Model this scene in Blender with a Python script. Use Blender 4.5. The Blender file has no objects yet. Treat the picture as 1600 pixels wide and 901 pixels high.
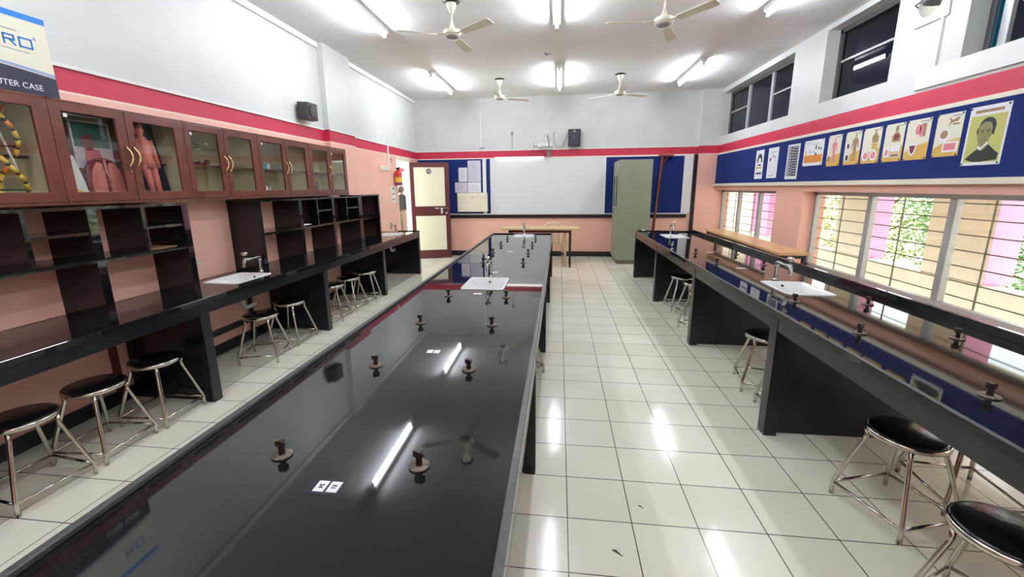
import bpy, bmesh, math, random
from mathutils import Vector, Matrix
random.seed(7)
C = bpy.context.scene.collection
sc = bpy.context.scene
PI = math.pi
# ------------------------------------------------------------------ camera, world, exposure
CAM_H = 1.54866
PITCH, YAW, ROLL = 0.21543, 0.12521, 0.01099
F_PX, CX_OFF, CY_OFF = 666.856, -10.04, -11.50
cam = bpy.data.objects.new('camera', bpy.data.cameras.new('camera'))
C.objects.link(cam)
cam.data.sensor_width = 36.0
cam.data.sensor_fit = 'HORIZONTAL'
cam.data.lens = F_PX * 36.0 / 1600.0
cam.data.shift_x = -CX_OFF / 1600.0
cam.data.shift_y = CY_OFF / 1600.0
cam.data.clip_start = 0.05
cam.data.clip_end = 200
R_ = Matrix.Rotation(YAW, 3, 'Z') @ Matrix.Rotation(-PITCH, 3, 'X') @ Matrix.Rotation(ROLL, 3, 'Y')
rt, fw, up = R_.col[0], R_.col[1], R_.col[2]
M4 = Matrix(((rt[0], up[0], -fw[0], 0), (rt[1], up[1], -fw[1], 0), (rt[2], up[2], -fw[2], CAM_H), (0, 0, 0, 1)))
cam.matrix_world = M4
sc.camera = cam
w = bpy.data.worlds.new('sky')
sc.world = w
w.use_nodes = True
bgn = w.node_tree.nodes['Background']
bgn.inputs[0].default_value = (0.86, 0.94, 1.0, 1)
bgn.inputs[1].default_value = 4.5
sc.view_settings.view_transform = 'Standard'
sc.view_settings.look = 'None'
sc.view_settings.gamma = 1
sc.view_settings.use_curve_mapping = False
sc.view_settings.exposure = 0.12
TUBE_POWER = 152.0
# high sun outside the windows; the added sun shade and eave keep it off the room
sun = bpy.data.objects.new('sun', bpy.data.lights.new('sun', 'SUN'))
C.objects.link(sun)
sun.data.energy = 20.0
sun.data.angle = math.radians(2)
sun.data.color = (1.0, 0.96, 0.9)
sun.rotation_euler = Vector((-1.0, -0.35, -1.6)).to_track_quat('-Z', 'Y').to_euler()

# ------------------------------------------------------------------ helpers
def lin(c):
    return tuple(((v / 255.0) / 12.92 if v / 255.0 <= 0.04045 else (((v / 255.0) + 0.055) / 1.055) ** 2.4) for v in c) + (1,)

def bsdf(name):
    m = bpy.data.materials.new(name)
    m.use_nodes = True
    return m, m.node_tree, m.node_tree.nodes['Principled BSDF']

def mat(name, col, rough=0.5, metal=0.0, spec=0.5, noise=0.0, nscale=8.0, bump=0.0, stretch=None, col2=None, emit=0.0, trans=0.0):
    m, nt, b = bsdf(name)
    c = lin(col)
    b.inputs['Base Color'].default_value = c
    b.inputs['Roughness'].default_value = rough
    b.inputs['Metallic'].default_value = metal
    b.inputs['Specular IOR Level'].default_value = spec
    if emit:
        b.inputs['Emission Color'].default_value = c
        b.inputs['Emission Strength'].default_value = emit
    if trans:
        b.inputs['Transmission Weight'].default_value = trans
    if noise or col2 or bump:
        tc = nt.nodes.new('ShaderNodeTexCoord')
        mp = nt.nodes.new('ShaderNodeMapping')
        if stretch: mp.inputs['Scale'].default_value = stretch
        nz = nt.nodes.new('ShaderNodeTexNoise')
        nz.inputs['Scale'].default_value = nscale
        nz.inputs['Detail'].default_value = 6
        nt.links.new(tc.outputs['Object'], mp.inputs[0])
        nt.links.new(mp.outputs[0], nz.inputs['Vector'])
        if noise or col2:
            rp = nt.nodes.new('ShaderNodeValToRGB')
            d = lin(col2) if col2 else tuple(max(0, v * (1 - noise)) for v in c[:3]) + (1,)
            e = c if col2 else tuple(min(1, v * (1 + noise)) for v in c[:3]) + (1,)
            rp.color_ramp.elements[0].position = 0.3
            rp.color_ramp.elements[1].position = 0.7
            rp.color_ramp.elements[0].color = d
            rp.color_ramp.elements[1].color = e
            nt.links.new(nz.outputs['Fac'], rp.inputs[0])
            nt.links.new(rp.outputs[0], b.inputs['Base Color'])
        if bump:
            bp = nt.nodes.new('ShaderNodeBump')
            bp.inputs['Strength'].default_value = bump
            bp.inputs['Distance'].default_value = 0.01
            nt.links.new(nz.outputs['Fac'], bp.inputs['Height'])
            nt.links.new(bp.outputs[0], b.inputs['Normal'])
    return m

def glass(name, tint=(255, 255, 255), refl=0.12, rough=0.0):
    m = bpy.data.materials.new(name)
    m.use_nodes = True
    nt = m.node_tree
    nt.nodes.clear()
    o = nt.nodes.new('ShaderNodeOutputMaterial')
    mx = nt.nodes.new('ShaderNodeMixShader')
    t = nt.nodes.new('ShaderNodeBsdfTransparent')
    g = nt.nodes.new('ShaderNodeBsdfGlossy')
    t.inputs[0].default_value = lin(tint)
    g.inputs['Roughness'].default_value = rough
    lw = nt.nodes.new('ShaderNodeLayerWeight')
    lw.inputs[0].default_value = 0.5
    pw = nt.nodes.new('ShaderNodeMath')
    pw.operation = 'POWER'
    pw.inputs[1].default_value = 5.0
    nt.links.new(lw.outputs['Facing'], pw.inputs[0])
    ml = nt.nodes.new('ShaderNodeMath')
    ml.operation = 'MULTIPLY_ADD'
    ml.inputs[1].default_value = 1 - refl
    ml.inputs[2].default_value = refl
    ml.use_clamp = True
    nt.links.new(pw.outputs[0], ml.inputs[0])
    nt.links.new(ml.outputs[0], mx.inputs[0])
    nt.links.new(t.outputs[0], mx.inputs[1])
    nt.links.new(g.outputs[0], mx.inputs[2])
    nt.links.new(mx.outputs[0], o.inputs[0])
    return m

class MB:
    """collects shapes into one mesh"""
    def __init__(s):
        s.v = []; s.f = []; s.sm = []
    def add(s, vs, fs, smooth=False, M=None):
        n = len(s.v)
        for p in vs:
            p = Vector(p)
            s.v.append(M @ p if M is not None else p)
        for f in fs:
            s.f.append([i + n for i in f]); s.sm.append(smooth)
        return s
    def box(s, x0, x1, y0, y1, z0, z1, M=None):
        x0, x1 = min(x0, x1), max(x0, x1); y0, y1 = min(y0, y1), max(y0, y1); z0, z1 = min(z0, z1), max(z0, z1)
        return s.add([(x0, y0, z0), (x1, y0, z0), (x1, y1, z0), (x0, y1, z0), (x0, y0, z1), (x1, y0, z1), (x1, y1, z1), (x0, y1, z1)],
                     [(0, 3, 2, 1), (4, 5, 6, 7), (0, 1, 5, 4), (1, 2, 6, 5), (2, 3, 7, 6), (3, 0, 4, 7)], False, M)
    def lathe(s, prof, seg=24, M=None, cap=True):
        vs = []; fs = []
        for r, z in prof:
            for i in range(seg):
                a = 2 * PI * i / seg
                vs.append((r * math.cos(a), r * math.sin(a), z))
        for k in range(len(prof) - 1):
            for i in range(seg):
                j = (i + 1) % seg
                fs.append((k * seg + i, k * seg + j, (k + 1) * seg + j, (k + 1) * seg + i))
        s.add(vs, fs, True, M)
        if cap:
            n = len(s.v)
            for k, rev in ((0, True), (len(prof) - 1, False)):
                if prof[k][0] > 1e-5:
                    ids = [n - len(vs) + k * seg + i for i in range(seg)]
                    s.f.append(ids[::-1] if rev else ids); s.sm.append(False)
        return s
    def tube(s, pts, r, seg=8, closed=False, M=None, cap=True):
        pts = [Vector(p) for p in pts]; n = len(pts)
        rr = r if isinstance(r, (list, tuple)) else [r] * n
        rings = []; nrm = None
        for i, p in enumerate(pts):
            a = pts[(i - 1) % n] if (closed or i > 0) else p
            b = pts[(i + 1) % n] if (closed or i < n - 1) else p
            t = (b - a).normalized()
            if nrm is None:
                nrm = t.orthogonal().normalized()
            nrm = (nrm - t * nrm.dot(t))
            nrm = nrm.normalized() if nrm.length > 1e-6 else t.orthogonal().normalized()
            bn = t.cross(nrm)
            rings.append([p + (nrm * math.cos(2 * PI * k / seg) + bn * math.sin(2 * PI * k / seg)) * rr[i] for k in range(seg)])
        vs = [q for rg in rings for q in rg]; fs = []
        for i in range(n if closed else n - 1):
            j = (i + 1) % n
            for k in range(seg):
                l = (k + 1) % seg
                fs.append((i * seg + k, i * seg + l, j * seg + l, j * seg + k))
        if cap and not closed:
            fs.append(tuple(range(seg))[::-1]); fs.append(tuple((n - 1) * seg + k for k in range(seg)))
        return s.add(vs, fs, True, M)
    def prism(s, poly, h0, h1, M=None, smooth=False):
        """2-D polygon in local xy extruded along z"""
        n = len(poly)
        vs = [(x, y, h0) for x, y in poly] + [(x, y, h1) for x, y in poly]
        fs = [tuple(range(n))[::-1], tuple(range(n, 2 * n))] + [(i, (i + 1) % n, (i + 1) % n + n, i + n) for i in range(n)]
        return s.add(vs, fs, smooth, M)
    def sphere(s, c, r, seg=14, rings=8, sc3=(1, 1, 1), M=None):
        prof = [(math.sin(PI * k / rings), -math.cos(PI * k / rings)) for k in range(rings + 1)]
        T = Matrix.Translation(Vector(c)) @ Matrix.Diagonal((r * sc3[0], r * sc3[1], r * sc3[2], 1))
        return s.lathe(prof, seg, (M @ T) if M is not None else T, cap=False)
    def build(s, name, m, parent=None, local=False, bevel=0.0, bseg=2, sub=0):
        me = bpy.data.meshes.new(name)
        off = Vector((0, 0, 0))
        if parent is not None and not local:
            p = parent
            while p is not None:
                off += p.location; p = p.parent
        me.from_pydata([tuple(v - off) for v in s.v], [], s.f)
        me.update()
        me.polygons.foreach_set('use_smooth', s.sm)
        o = bpy.data.objects.new(name, me)
        C.objects.link(o)
        for mm in (m if isinstance(m, (list, tuple)) else [m]):
            me.materials.append(mm)
        if parent is not None: o.parent = parent
        bm = bmesh.new(); bm.from_mesh(me)
        bmesh.ops.remove_doubles(bm, verts=bm.verts, dist=1e-6)
        bmesh.ops.recalc_face_normals(bm, faces=bm.faces)
        bm.to_mesh(me); bm.free()
        if bevel:
            b = o.modifiers.new('bevel', 'BEVEL'); b.width = bevel; b.segments = bseg; b.limit_method = 'ANGLE'; b.angle_limit = 0.7
        if sub:
            b = o.modifiers.new('subd', 'SUBSURF'); b.levels = sub; b.render_levels = sub
        return o

def thing(name, label, cat, loc=(0, 0, 0), rz=0.0, group=None, kind=None):
    o = bpy.data.objects.new(name, None)
    o.empty_display_size = 0.1
    C.objects.link(o)
    o.location = loc; o.rotation_euler = (0, 0, rz)
    if kind: o['kind'] = kind
    if label: o['label'] = label
    if cat: o['category'] = cat
    if group: o['group'] = group
    return o
def tag(o, label, cat, group=None, kind=None):
    o['label'] = label; o['category'] = cat
    if group: o['group'] = group
    if kind: o['kind'] = kind
    return o
def struct(o, label=None):
    o['kind'] = 'structure'
    if label: o['label'] = label
    return o
def dup(root, loc, rz, label, group=None):
    def cp(o, parent):
        c = o.copy(); C.objects.link(c)
        if parent is not None: c.parent = parent
        for ch in [k for k in bpy.data.objects if k.parent == o and k != c]:
            cp(ch, c)
        return c
    r = root.copy(); C.objects.link(r); r.location = loc; r.rotation_euler = (0, 0, rz)
    r['label'] = label
    if group: r['group'] = group
    for ch in [k for k in bpy.data.objects if k.parent == root]:
        cp(ch, r)
    return r

def cells(axis, a0, a1, u0, u1, v0, v1, holes):
    """slab between a0..a1 on `axis` ('x','y','z'), rectangular in u,v, with rectangular holes (u0,u1,v0,v1)"""
    us = sorted(set([u0, u1] + [h[0] for h in holes] + [h[1] for h in holes])); us = [u for u in us if u0 <= u <= u1]
    vs_ = sorted(set([v0, v1] + [h[2] for h in holes] + [h[3] for h in holes])); vs_ = [v for v in vs_ if v0 <= v <= v1]
    def P(a, u, v):
        return {'x': (a, u, v), 'y': (u, a, v), 'z': (u, v, a)}[axis]
    def solid(i, j):
        if i < 0 or j < 0 or i >= len(us) - 1 or j >= len(vs_) - 1: return False
        cu = (us[i] + us[i + 1]) / 2; cv = (vs_[j] + vs_[j + 1]) / 2
        return not any(h[0] < cu < h[1] and h[2] < cv < h[3] for h in holes)
    mb = MB()
    for i in range(len(us) - 1):
        for j in range(len(vs_) - 1):
            if not solid(i, j): continue
            a, b, c, d = us[i], us[i + 1], vs_[j], vs_[j + 1]
            q = [(0, 1, 2, 3)]
            mb.add([P(a0, a, c), P(a0, b, c), P(a0, b, d), P(a0, a, d)], q)
            mb.add([P(a1, a, c), P(a1, b, c), P(a1, b, d), P(a1, a, d)], q)
            if not solid(i - 1, j): mb.add([P(a0, a, c), P(a1, a, c), P(a1, a, d), P(a0, a, d)], q)
            if not solid(i + 1, j): mb.add([P(a0, b, c), P(a1, b, c), P(a1, b, d), P(a0, b, d)], q)
            if not solid(i, j - 1): mb.add([P(a0, a, c), P(a1, a, c), P(a1, b, c), P(a0, b, c)], q)
            if not solid(i, j + 1): mb.add([P(a0, a, d), P(a1, a, d), P(a1, b, d), P(a0, b, d)], q)
    return mb

def frame_M(o, u, v):
    """matrix mapping local (x,y,z) to origin + u x + v y + (u x v) z"""
    u = Vector(u).normalized(); v = Vector(v).normalized(); n = u.cross(v)
    return Matrix(((u[0], v[0], n[0], o[0]), (u[1], v[1], n[1], o[1]), (u[2], v[2], n[2], o[2]), (0, 0, 0, 1)))

def text_mesh(name, body, size, m, parent, M, extr=0.0006, font_bold=0.0):
    cu = bpy.data.curves.new(name, 'FONT')
    cu.body = body; cu.size = size; cu.extrude = extr; cu.align_x = 'CENTER'; cu.align_y = 'CENTER'; cu.offset = font_bold; cu.resolution_u = 3
    tmp = bpy.data.objects.new(name, cu)
    C.objects.link(tmp)
    dg = bpy.context.evaluated_depsgraph_get()
    me = bpy.data.meshes.new_from_object(tmp.evaluated_get(dg))
    bpy.data.objects.remove(tmp); bpy.data.curves.remove(cu)
    me.name = name
    off = Vector((0, 0, 0)); p = parent
    while p is not None:
        off += p.location; p = p.parent
    me.transform(Matrix.Translation(-off) @ M)
    me.materials.clear(); me.materials.append(m)
    o = bpy.data.objects.new(name, me); C.objects.link(o); o.parent = parent
    return o

def circ(cx, cy, rx, ry=None, n=20, a0=0, a1=2 * PI):
    ry = rx if ry is None else ry
    full = abs(a1 - a0 - 2 * PI) < 1e-6
    k = n if full else n + 1
    return [(cx + rx * math.cos(a0 + (a1 - a0) * i / n), cy + ry * math.sin(a0 + (a1 - a0) * i / n)) for i in range(k)]
def rrect(x0, x1, y0, y1, r, n=5):
    p = []
    for cx, cy, a in ((x1 - r, y1 - r, 0), (x0 + r, y1 - r, PI / 2), (x0 + r, y0 + r, PI), (x1 - r, y0 + r, 1.5 * PI)):
        p += [(cx + r * math.cos(a + PI / 2 * i / n), cy + r * math.sin(a + PI / 2 * i / n)) for i in range(n + 1)]
    return p

# ------------------------------------------------------------------ materials
def wall_paint():
    m, nt, b = bsdf('wall_paint')
    b.inputs['Roughness'].default_value = 0.45
    geo = nt.nodes.new('ShaderNodeNewGeometry'); sx = nt.nodes.new('ShaderNodeSeparateXYZ')
    nz = nt.nodes.new('ShaderNodeTexNoise'); nz.inputs['Scale'].default_value = 3; nz.inputs['Detail'].default_value = 5
    nt.links.new(geo.outputs['Position'], sx.inputs[0]); nt.links.new(geo.outputs['Position'], nz.inputs['Vector'])
    rp = nt.nodes.new('ShaderNodeValToRGB'); cr = rp.color_ramp; cr.interpolation = 'CONSTANT'
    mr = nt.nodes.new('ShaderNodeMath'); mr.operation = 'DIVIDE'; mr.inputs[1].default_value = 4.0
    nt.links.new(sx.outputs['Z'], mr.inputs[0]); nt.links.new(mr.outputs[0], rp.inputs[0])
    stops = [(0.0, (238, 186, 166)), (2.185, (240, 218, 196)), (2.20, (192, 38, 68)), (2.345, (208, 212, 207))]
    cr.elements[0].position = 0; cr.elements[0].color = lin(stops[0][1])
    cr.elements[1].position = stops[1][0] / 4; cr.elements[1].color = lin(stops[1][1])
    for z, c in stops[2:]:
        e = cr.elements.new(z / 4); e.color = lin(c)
    mx = nt.nodes.new('ShaderNodeMix'); mx.data_type = 'RGBA'; mx.blend_type = 'MULTIPLY'; mx.inputs[0].default_value = 0.5
    r2 = nt.nodes.new('ShaderNodeValToRGB'); r2.color_ramp.elements[0].position = 0.25; r2.color_ramp.elements[1].position = 0.65
    r2.color_ramp.elements[0].color = (0.86, 0.85, 0.83, 1); r2.color_ramp.elements[1].color = (1, 1, 1, 1)
    nt.links.new(nz.outputs['Fac'], r2.inputs[0])
    nt.links.new(rp.outputs[0], mx.inputs[6]); nt.links.new(r2.outputs[0], mx.inputs[7]); nt.links.new(mx.outputs[2], b.inputs['Base Color'])
    return m
def tile_floor():
    m, nt, b = bsdf('floor_tiles')
    tc = nt.nodes.new('ShaderNodeNewGeometry'); mp = nt.nodes.new('ShaderNodeMapping'); mp.vector_type = 'POINT'
    mp.inputs['Location'].default_value = (-0.0622 / 0.3 + 100, -0.2788 / 0.3 + 100, 0)
    mp.inputs['Scale'].default_value = (1 / 0.3, 1 / 0.3, 1)
    nt.links.new(tc.outputs['Position'], mp.inputs[0])
    br = nt.nodes.new('ShaderNodeTexBrick')
    br.offset = 0; br.squash = 1
    br.inputs['Scale'].default_value = 1; br.inputs['Brick Width'].default_value = 1; br.inputs['Row Height'].default_value = 1
    br.inputs['Mortar Size'].default_value = 0.0085; br.inputs['Mortar Smooth'].default_value = 0.1
    br.inputs['Color1'].default_value = lin((238, 237, 219)); br.inputs['Color2'].default_value = lin((230, 228, 209)); br.inputs['Mortar'].default_value = lin((70, 66, 54))
    nt.links.new(mp.outputs[0], br.inputs['Vector'])
    nz = nt.nodes.new('ShaderNodeTexNoise'); nz.inputs['Scale'].default_value = 1.3; nz.inputs['Detail'].default_value = 6
    nt.links.new(tc.outputs['Position'], nz.inputs['Vector'])
    r2 = nt.nodes.new('ShaderNodeValToRGB'); r2.color_ramp.elements[0].position = 0.3; r2.color_ramp.elements[1].position = 0.7
    r2.color_ramp.elements[0].color = (0.88, 0.87, 0.83, 1); r2.color_ramp.elements[1].color = (1, 1, 1, 1)
    nt.links.new(nz.outputs['Fac'], r2.inputs[0])
    mx = nt.nodes.new('ShaderNodeMix'); mx.data_type = 'RGBA'; mx.blend_type = 'MULTIPLY'; mx.inputs[0].default_value = 1
    nt.links.new(br.outputs['Color'], mx.inputs[6]); nt.links.new(r2.outputs[0], mx.inputs[7])
    nt.links.new(mx.outputs[2], b.inputs['Base Color'])
    b.inputs['Roughness'].default_value = 0.13
    b.inputs['Specular IOR Level'].default_value = 0.5
    bp = nt.nodes.new('ShaderNodeBump'); bp.inputs['Strength'].default_value = 0.25; bp.inputs['Distance'].default_value = 0.002; bp.invert = True
    nt.links.new(br.outputs['Fac'], bp.inputs['Height']); nt.links.new(bp.outputs[0], b.inputs['Normal'])
    return m
def granite():
    m, nt, b = bsdf('black_granite')
    tc = nt.nodes.new('ShaderNodeNewGeometry')
    nz = nt.nodes.new('ShaderNodeTexNoise'); nz.inputs['Scale'].default_value = 260; nz.inputs['Detail'].default_value = 3
    nt.links.new(tc.outputs['Position'], nz.inputs['Vector'])
    rp = nt.nodes.new('ShaderNodeValToRGB'); rp.color_ramp.elements[0].position = 0.5; rp.color_ramp.elements[1].position = 0.78
    rp.color_ramp.elements[0].color = (0.0055, 0.0052, 0.0058, 1); rp.color_ramp.elements[1].color = (0.020, 0.020, 0.021, 1)
    nt.links.new(nz.outputs['Fac'], rp.inputs[0]); nt.links.new(rp.outputs[0], b.inputs['Base Color'])
    b.inputs['Roughness'].default_value = 0.035
    b.inputs['Specular IOR Level'].default_value = 0.52
    return m
M = dict(
    wall=wall_paint(), tile=tile_floor(), granite=granite(),
    ceil=mat('ceiling_paint', (240, 241, 238), 0.7, noise=0.03, nscale=1.5),
    white=mat('white_paint', (228, 230, 226), 0.5),
    cream=mat('cream_paint', (226, 220, 196), 0.4),
    gedge=mat('granite_sawn_edge', (62, 64, 62), 0.35, noise=0.3, nscale=60),
    gside=mat('granite_dull_side', (12, 14, 23), 0.25, noise=0.5, nscale=4),
    gfascia=mat('granite_fascia_lit', (34, 35, 31), 0.2, noise=0.2, nscale=30),
    base=mat('black_skirting', (20, 19, 26), 0.3),
    wood=mat('polished_red_wood', (106, 55, 41), 0.28, col2=(84, 40, 30), nscale=9, stretch=(6, 1, 1)),
    inner=mat('cabinet_lining', (228, 220, 182), 0.6),
    chrome=mat('chrome_tube', (205, 200, 190), 0.16, metal=1.0),
    brass=mat('brass_handle', (216, 190, 140), 0.25, metal=0.8),
    tapm=mat('tap_metal', (176, 178, 172), 0.22, metal=1.0, noise=0.25, nscale=40),
    rust=mat('rusty_valve_metal', (54, 40, 34), 0.42, metal=0.4, col2=(22, 18, 17), nscale=90),
    disc=mat('valve_flange_metal', (112, 100, 86), 0.45, metal=0.3, col2=(70, 58, 50), nscale=70),
    vinyl=mat('black_vinyl', (17, 17, 20), 0.22, bump=0.15, nscale=30),
    ceramic=mat('white_ceramic', (230, 234, 230), 0.12),
    black=mat('black_plastic', (22, 22, 26), 0.4),
    dark=mat('dark_metal', (26, 22, 24), 0.4),
    alum=mat('aluminium_frame', (178, 180, 178), 0.35, metal=0.4),
    alumd=mat('dark_window_frame', (78, 78, 80), 0.4),
    iron=mat('grille_iron', (140, 130, 108), 0.5),
    blue=mat('blue_felt', (26, 42, 98), 0.85, noise=0.12, nscale=90, spec=0.15),
    board=mat('whiteboard_face', (222, 228, 226), 0.22),
    paper=mat('white_paper', (226, 228, 230), 0.7),
    paperv=mat('lilac_tinted_paper', (206, 204, 216), 0.6),
    ink=mat('black_ink', (34, 34, 40), 0.7), greyink=mat('grey_print', (150, 152, 160), 0.7),
    brown=mat('door_brown', (82, 32, 32), 0.35), yel=mat('door_cream_panel', (220, 217, 186), 0.5),
    steel=mat('green_grey_steel', (136, 142, 120), 0.42, noise=0.05, nscale=4), steeld=mat('green_grey_steel_plinth', (104, 104, 82), 0.5),
    beech=mat('light_laminate', (218, 190, 140), 0.35, col2=(204, 174, 122), nscale=4, stretch=(1, 12, 1)),
    teak=mat('orange_laminate', (214, 170, 118), 0.3, col2=(200, 152, 98), nscale=4, stretch=(12, 1, 1)),
    plast=mat('beige_plastic', (232, 208, 170), 0.35),
    polew=mat('reddish_timber', (128, 60, 44), 0.5, col2=(98, 44, 32), nscale=6, stretch=(6, 6, 1)),
    tube=mat('lit_fluorescent_tube', (236, 240, 255), 0.5, emit=TUBE_POWER),
    fan=mat('cream_fan_enamel', (232, 230, 208), 0.35), grey=mat('grey_plastic', (150, 150, 150), 0.5),
    glass=glass('clear_glass', (250, 252, 250), 0.05), cabglass=glass('cabinet_glass', (250, 251, 248), 0.045),
    dkglass=glass('dark_tinted_glass', (26, 52, 74), 0.045), teal=glass('teal_tinted_glass', (60, 165, 185), 0.06),
    beige=mat('outside_beige_render', (216, 206, 184), 0.8, noise=0.05, nscale=3), pink=mat('outside_pink_render', (216, 150, 190), 0.8),
    ground=mat('outside_paving', (186, 180, 160), 0.9, noise=0.2, nscale=1), bark=mat('tree_bark', (96, 76, 56), 0.9),
    red=mat('red_paint', (196, 38, 40), 0.35), yellow=mat('yellow_paint', (226, 190, 60), 0.45), purple=mat('purple_label', (92, 44, 120), 0.5), orange=mat('orange_paint', (226, 120, 40), 0.5),
    green=mat('dark_green_print', (36, 84, 66), 0.5), fleshm=mat('pink_model_plastic', (222, 132, 120), 0.4), maroon=mat('maroon_print', (112, 40, 44), 0.6), lungm=mat('lung_pink', (200, 116, 104), 0.45),
    tealbox=mat('teal_card', (60, 178, 176), 0.6), lg=mat('pale_grey_plastic', (200, 202, 200), 0.4), cyanp=mat('box_blue_print', (36, 120, 200), 0.5), navy=mat('box_navy_print', (26, 32, 48), 0.5), boxcream=mat('box_cream_card', (220, 218, 196), 0.6),
    brownp=mat('sepia_print', (150, 120, 84), 0.6), tanp=mat('tan_print', (206, 168, 84), 0.6), olive=mat('olive_yellow_print', (184, 186, 104), 0.6), darko=mat('dark_olive_print', (44, 48, 36), 0.6), skinp=mat('print_skin_tone', (132, 132, 84), 0.6), pinkp=mat('pink_print', (214, 128, 140), 0.6), hairp=mat('near_black_print', (30, 32, 26), 0.6), orangep=mat('orange_print', (206, 136, 44), 0.6),
    skin=mat('skin', (120, 78, 60), 0.5), hair=mat('dark_hair', (44, 20, 24), 0.5), shirt=mat('black_shirt', (16, 14, 18), 0.8), trous=mat('brown_trousers', (92, 70, 60), 0.8),
    plaster=mat('bare_plaster', (206, 200, 176), 0.9, noise=0.1, nscale=30), pipe=mat('dark_pipe', (32, 28, 30), 0.4), pvc=mat('grey_pvc', (176, 178, 174), 0.5), redbar=mat('red_oxide_pipe', (96, 40, 34), 0.5),
)
M['leaf1'] = mat('leaf_green', (84, 124, 62), 0.6, noise=0.3, nscale=4)
M['leaf2'] = mat('leaf_yellow_green', (136, 150, 78), 0.6, noise=0.3, nscale=4)

XL, XR, YB, YF, ZC = -3.246, 3.272, 9.780, -3.2, 3.457
XW = 3.42      # window plane
XO = 3.56      # outer face of right wall
# ------------------------------------------------------------------ setting
struct(MB().box(XL - 0.2, XO, YF - .2, YB + .2, -0.12, 0).build('floor', M['tile']))
struct(MB().box(XL - 0.2, XO, YF - .2, YB + .2, ZC, ZC + 0.15).build('ceiling', M['ceil']))
struct(cells('x', XL - 0.1, XL, YF - .2, YB + .2, 0, ZC, [(8.50, 9.26, 0, 2.15)]).build('wall_left', M['wall']))
struct(MB().box(XL, XO, YB, YB + 0.2, 0, ZC).build('wall_back', M['wall']))
struct(MB().box(XL, XO, YF - .2, YF, 0, ZC).build('wall_front', M['wall']))
LOW = [(7.085, 9.715, 0.45, 1.455), (1.25, 6.335, 0.45, 1.455)]
UPP = [(7.02, 9.72, 2.53, 3.37), (5.087, 6.27, 2.555, 3.40), (1.9, 4.275, 2.55, 3.40)]
FANH = (4.50, 4.80, 2.985, 3.28)
rw = cells('x', XR, XO, YF - .2, YB + .2, 0, ZC, LOW + UPP + [FANH])
struct(rw.build('wall_right', M['wall']))
# left pilaster, right back-corner column
struct(MB().box(XL, XL + 0.085, 5.85, 6.60, 2.07 - .6, ZC).build('trim_1', M['wall']))
struct(MB().box(2.88, XR, 9.715, YB, 0, ZC).build('trim_2', M['wall']))
# wall lining between counter and cabinets stands forward of the wall above
XN = -3.112
struct(MB().box(XL, XN, -.5, 6.51, .789, 1.474).build('trim_15', M['wall']))
# mouldings
struct(MB().box(XL, XL + 0.03, YF, 5.85, 3.385, ZC).box(XL, XL + 0.03, 6.60, YB, 3.385, ZC).build('trim_3', M['white'], bevel=.008))
struct(MB().box(XL, XL + 0.018, YF, 5.84, 2.347, 2.368).box(XL + .085, XL + .103, 5.84, 6.61, 2.347, 2.368).box(XL, XL + 0.018, 6.61, YB, 2.347, 2.368).build('trim_4', M['white']))
struct(MB().box(XL + .02, 2.88, YB - .018, YB, 2.347, 2.368).build('trim_5', M['white']))
struct(MB().box(XR - 0.06, XR, 1.0, 9.715, 1.535, 1.585).build('trim_6', M['cream'], bevel=.004))
struct(MB().box(XR - 0.012, XR, 1.0, 9.715, 2.165, 2.20).build('trim_7', M['cream']))
struct(MB().box(XR - 0.022, XR, 1.0, 4.69, 2.386, 2.55).build('trim_8', M['white']))
struct(MB().box(2.812, 2.872, YB - 0.05, YB, 0, 2.195).build('trim_9', M['base']))
struct(MB().box(XL, XL + 0.015, YF, 8.50, 0, 0.10).box(XL, XL + .015, 9.26, YB, 0, .1).build('baseboard_left', M['base']))
struct(MB().box(XL + .02, 2.81, YB - 0.015, YB, 0, 0.115).build('baseboard_back', M['base']))
struct(MB().box(XR - .015, XR, YF, 9.71, 0, 0.10).build('baseboard_right', M['base']))
# ledge and dark band under the boards
struct(MB().box(-2.95, 2.73, YB - 0.03, YB, 0.872, 0.952).build('trim_10', M['base']))
struct(MB().box(-2.95, 2.73, YB - 0.055, YB, 0.952, 0.972).build('trim_11', M['white']))

# windows -----------------------------------------------------------
def window(n, y0, y1, z0, z1, mull, pane_mats, bars=None, vbars=None, rail=None, fm='alum'):
    t = thing('window_%d' % n, None, None, (XW, (y0 + y1) / 2, z0), kind='structure')
    e = 0.045
    mb = MB().box(XW, XW + .06, y0, y1, z0, z0 + e).box(XW, XW + .06, y0, y1, z1 - e, z1).box(XW, XW + .06, y0, y0 + e, z0, z1).box(XW, XW + .06, y1 - e, y1, z0, z1)
    mb.build('frame', M[fm], t, bevel=.004)
    ys = [y0 + e] + mull + [y1 - e]
    for m_ in mull:
        MB().box(XW - .004, XW + .056, m_ - .036, m_ + .036, z0 + e, z1 - e).build('mullion', M['alum'], t, bevel=.004)
    ys = sorted(ys)
    for i in range(len(ys) - 1):
        pm = pane_mats[i % len(pane_mats)]
        MB().box(XW + .028, XW + .032, ys[i] + .002, ys[i + 1] - .002, z0 + e, z1 - e).build('glass_pane', M[pm], t)
        if rail and i in rail:
            MB().box(XW + .005, XW + .05, ys[i] + .03, ys[i + 1] - .03, rail[i] - .012, rail[i] + .012).build('rail', M['alum'], t)
    if bars:
        g = MB()
        for z in bars: g.box(XW + .095, XW + .103, y0, y1, z - .005, z + .005)
        for y in vbars: g.box(XW + .103, XW + .113, y - .006, y + .006, z0, z1)
        g.build('grille', M['iron'], t)
    return t
BZ = [1.372, 1.24, 1.104, .967, .828, .692, .558]
window(1, 7.085, 9.715, .45, 1.455, [8.05 * .978 + .1, 8.84], ['glass'], BZ, [7.62, 8.4, 9.25])
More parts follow.
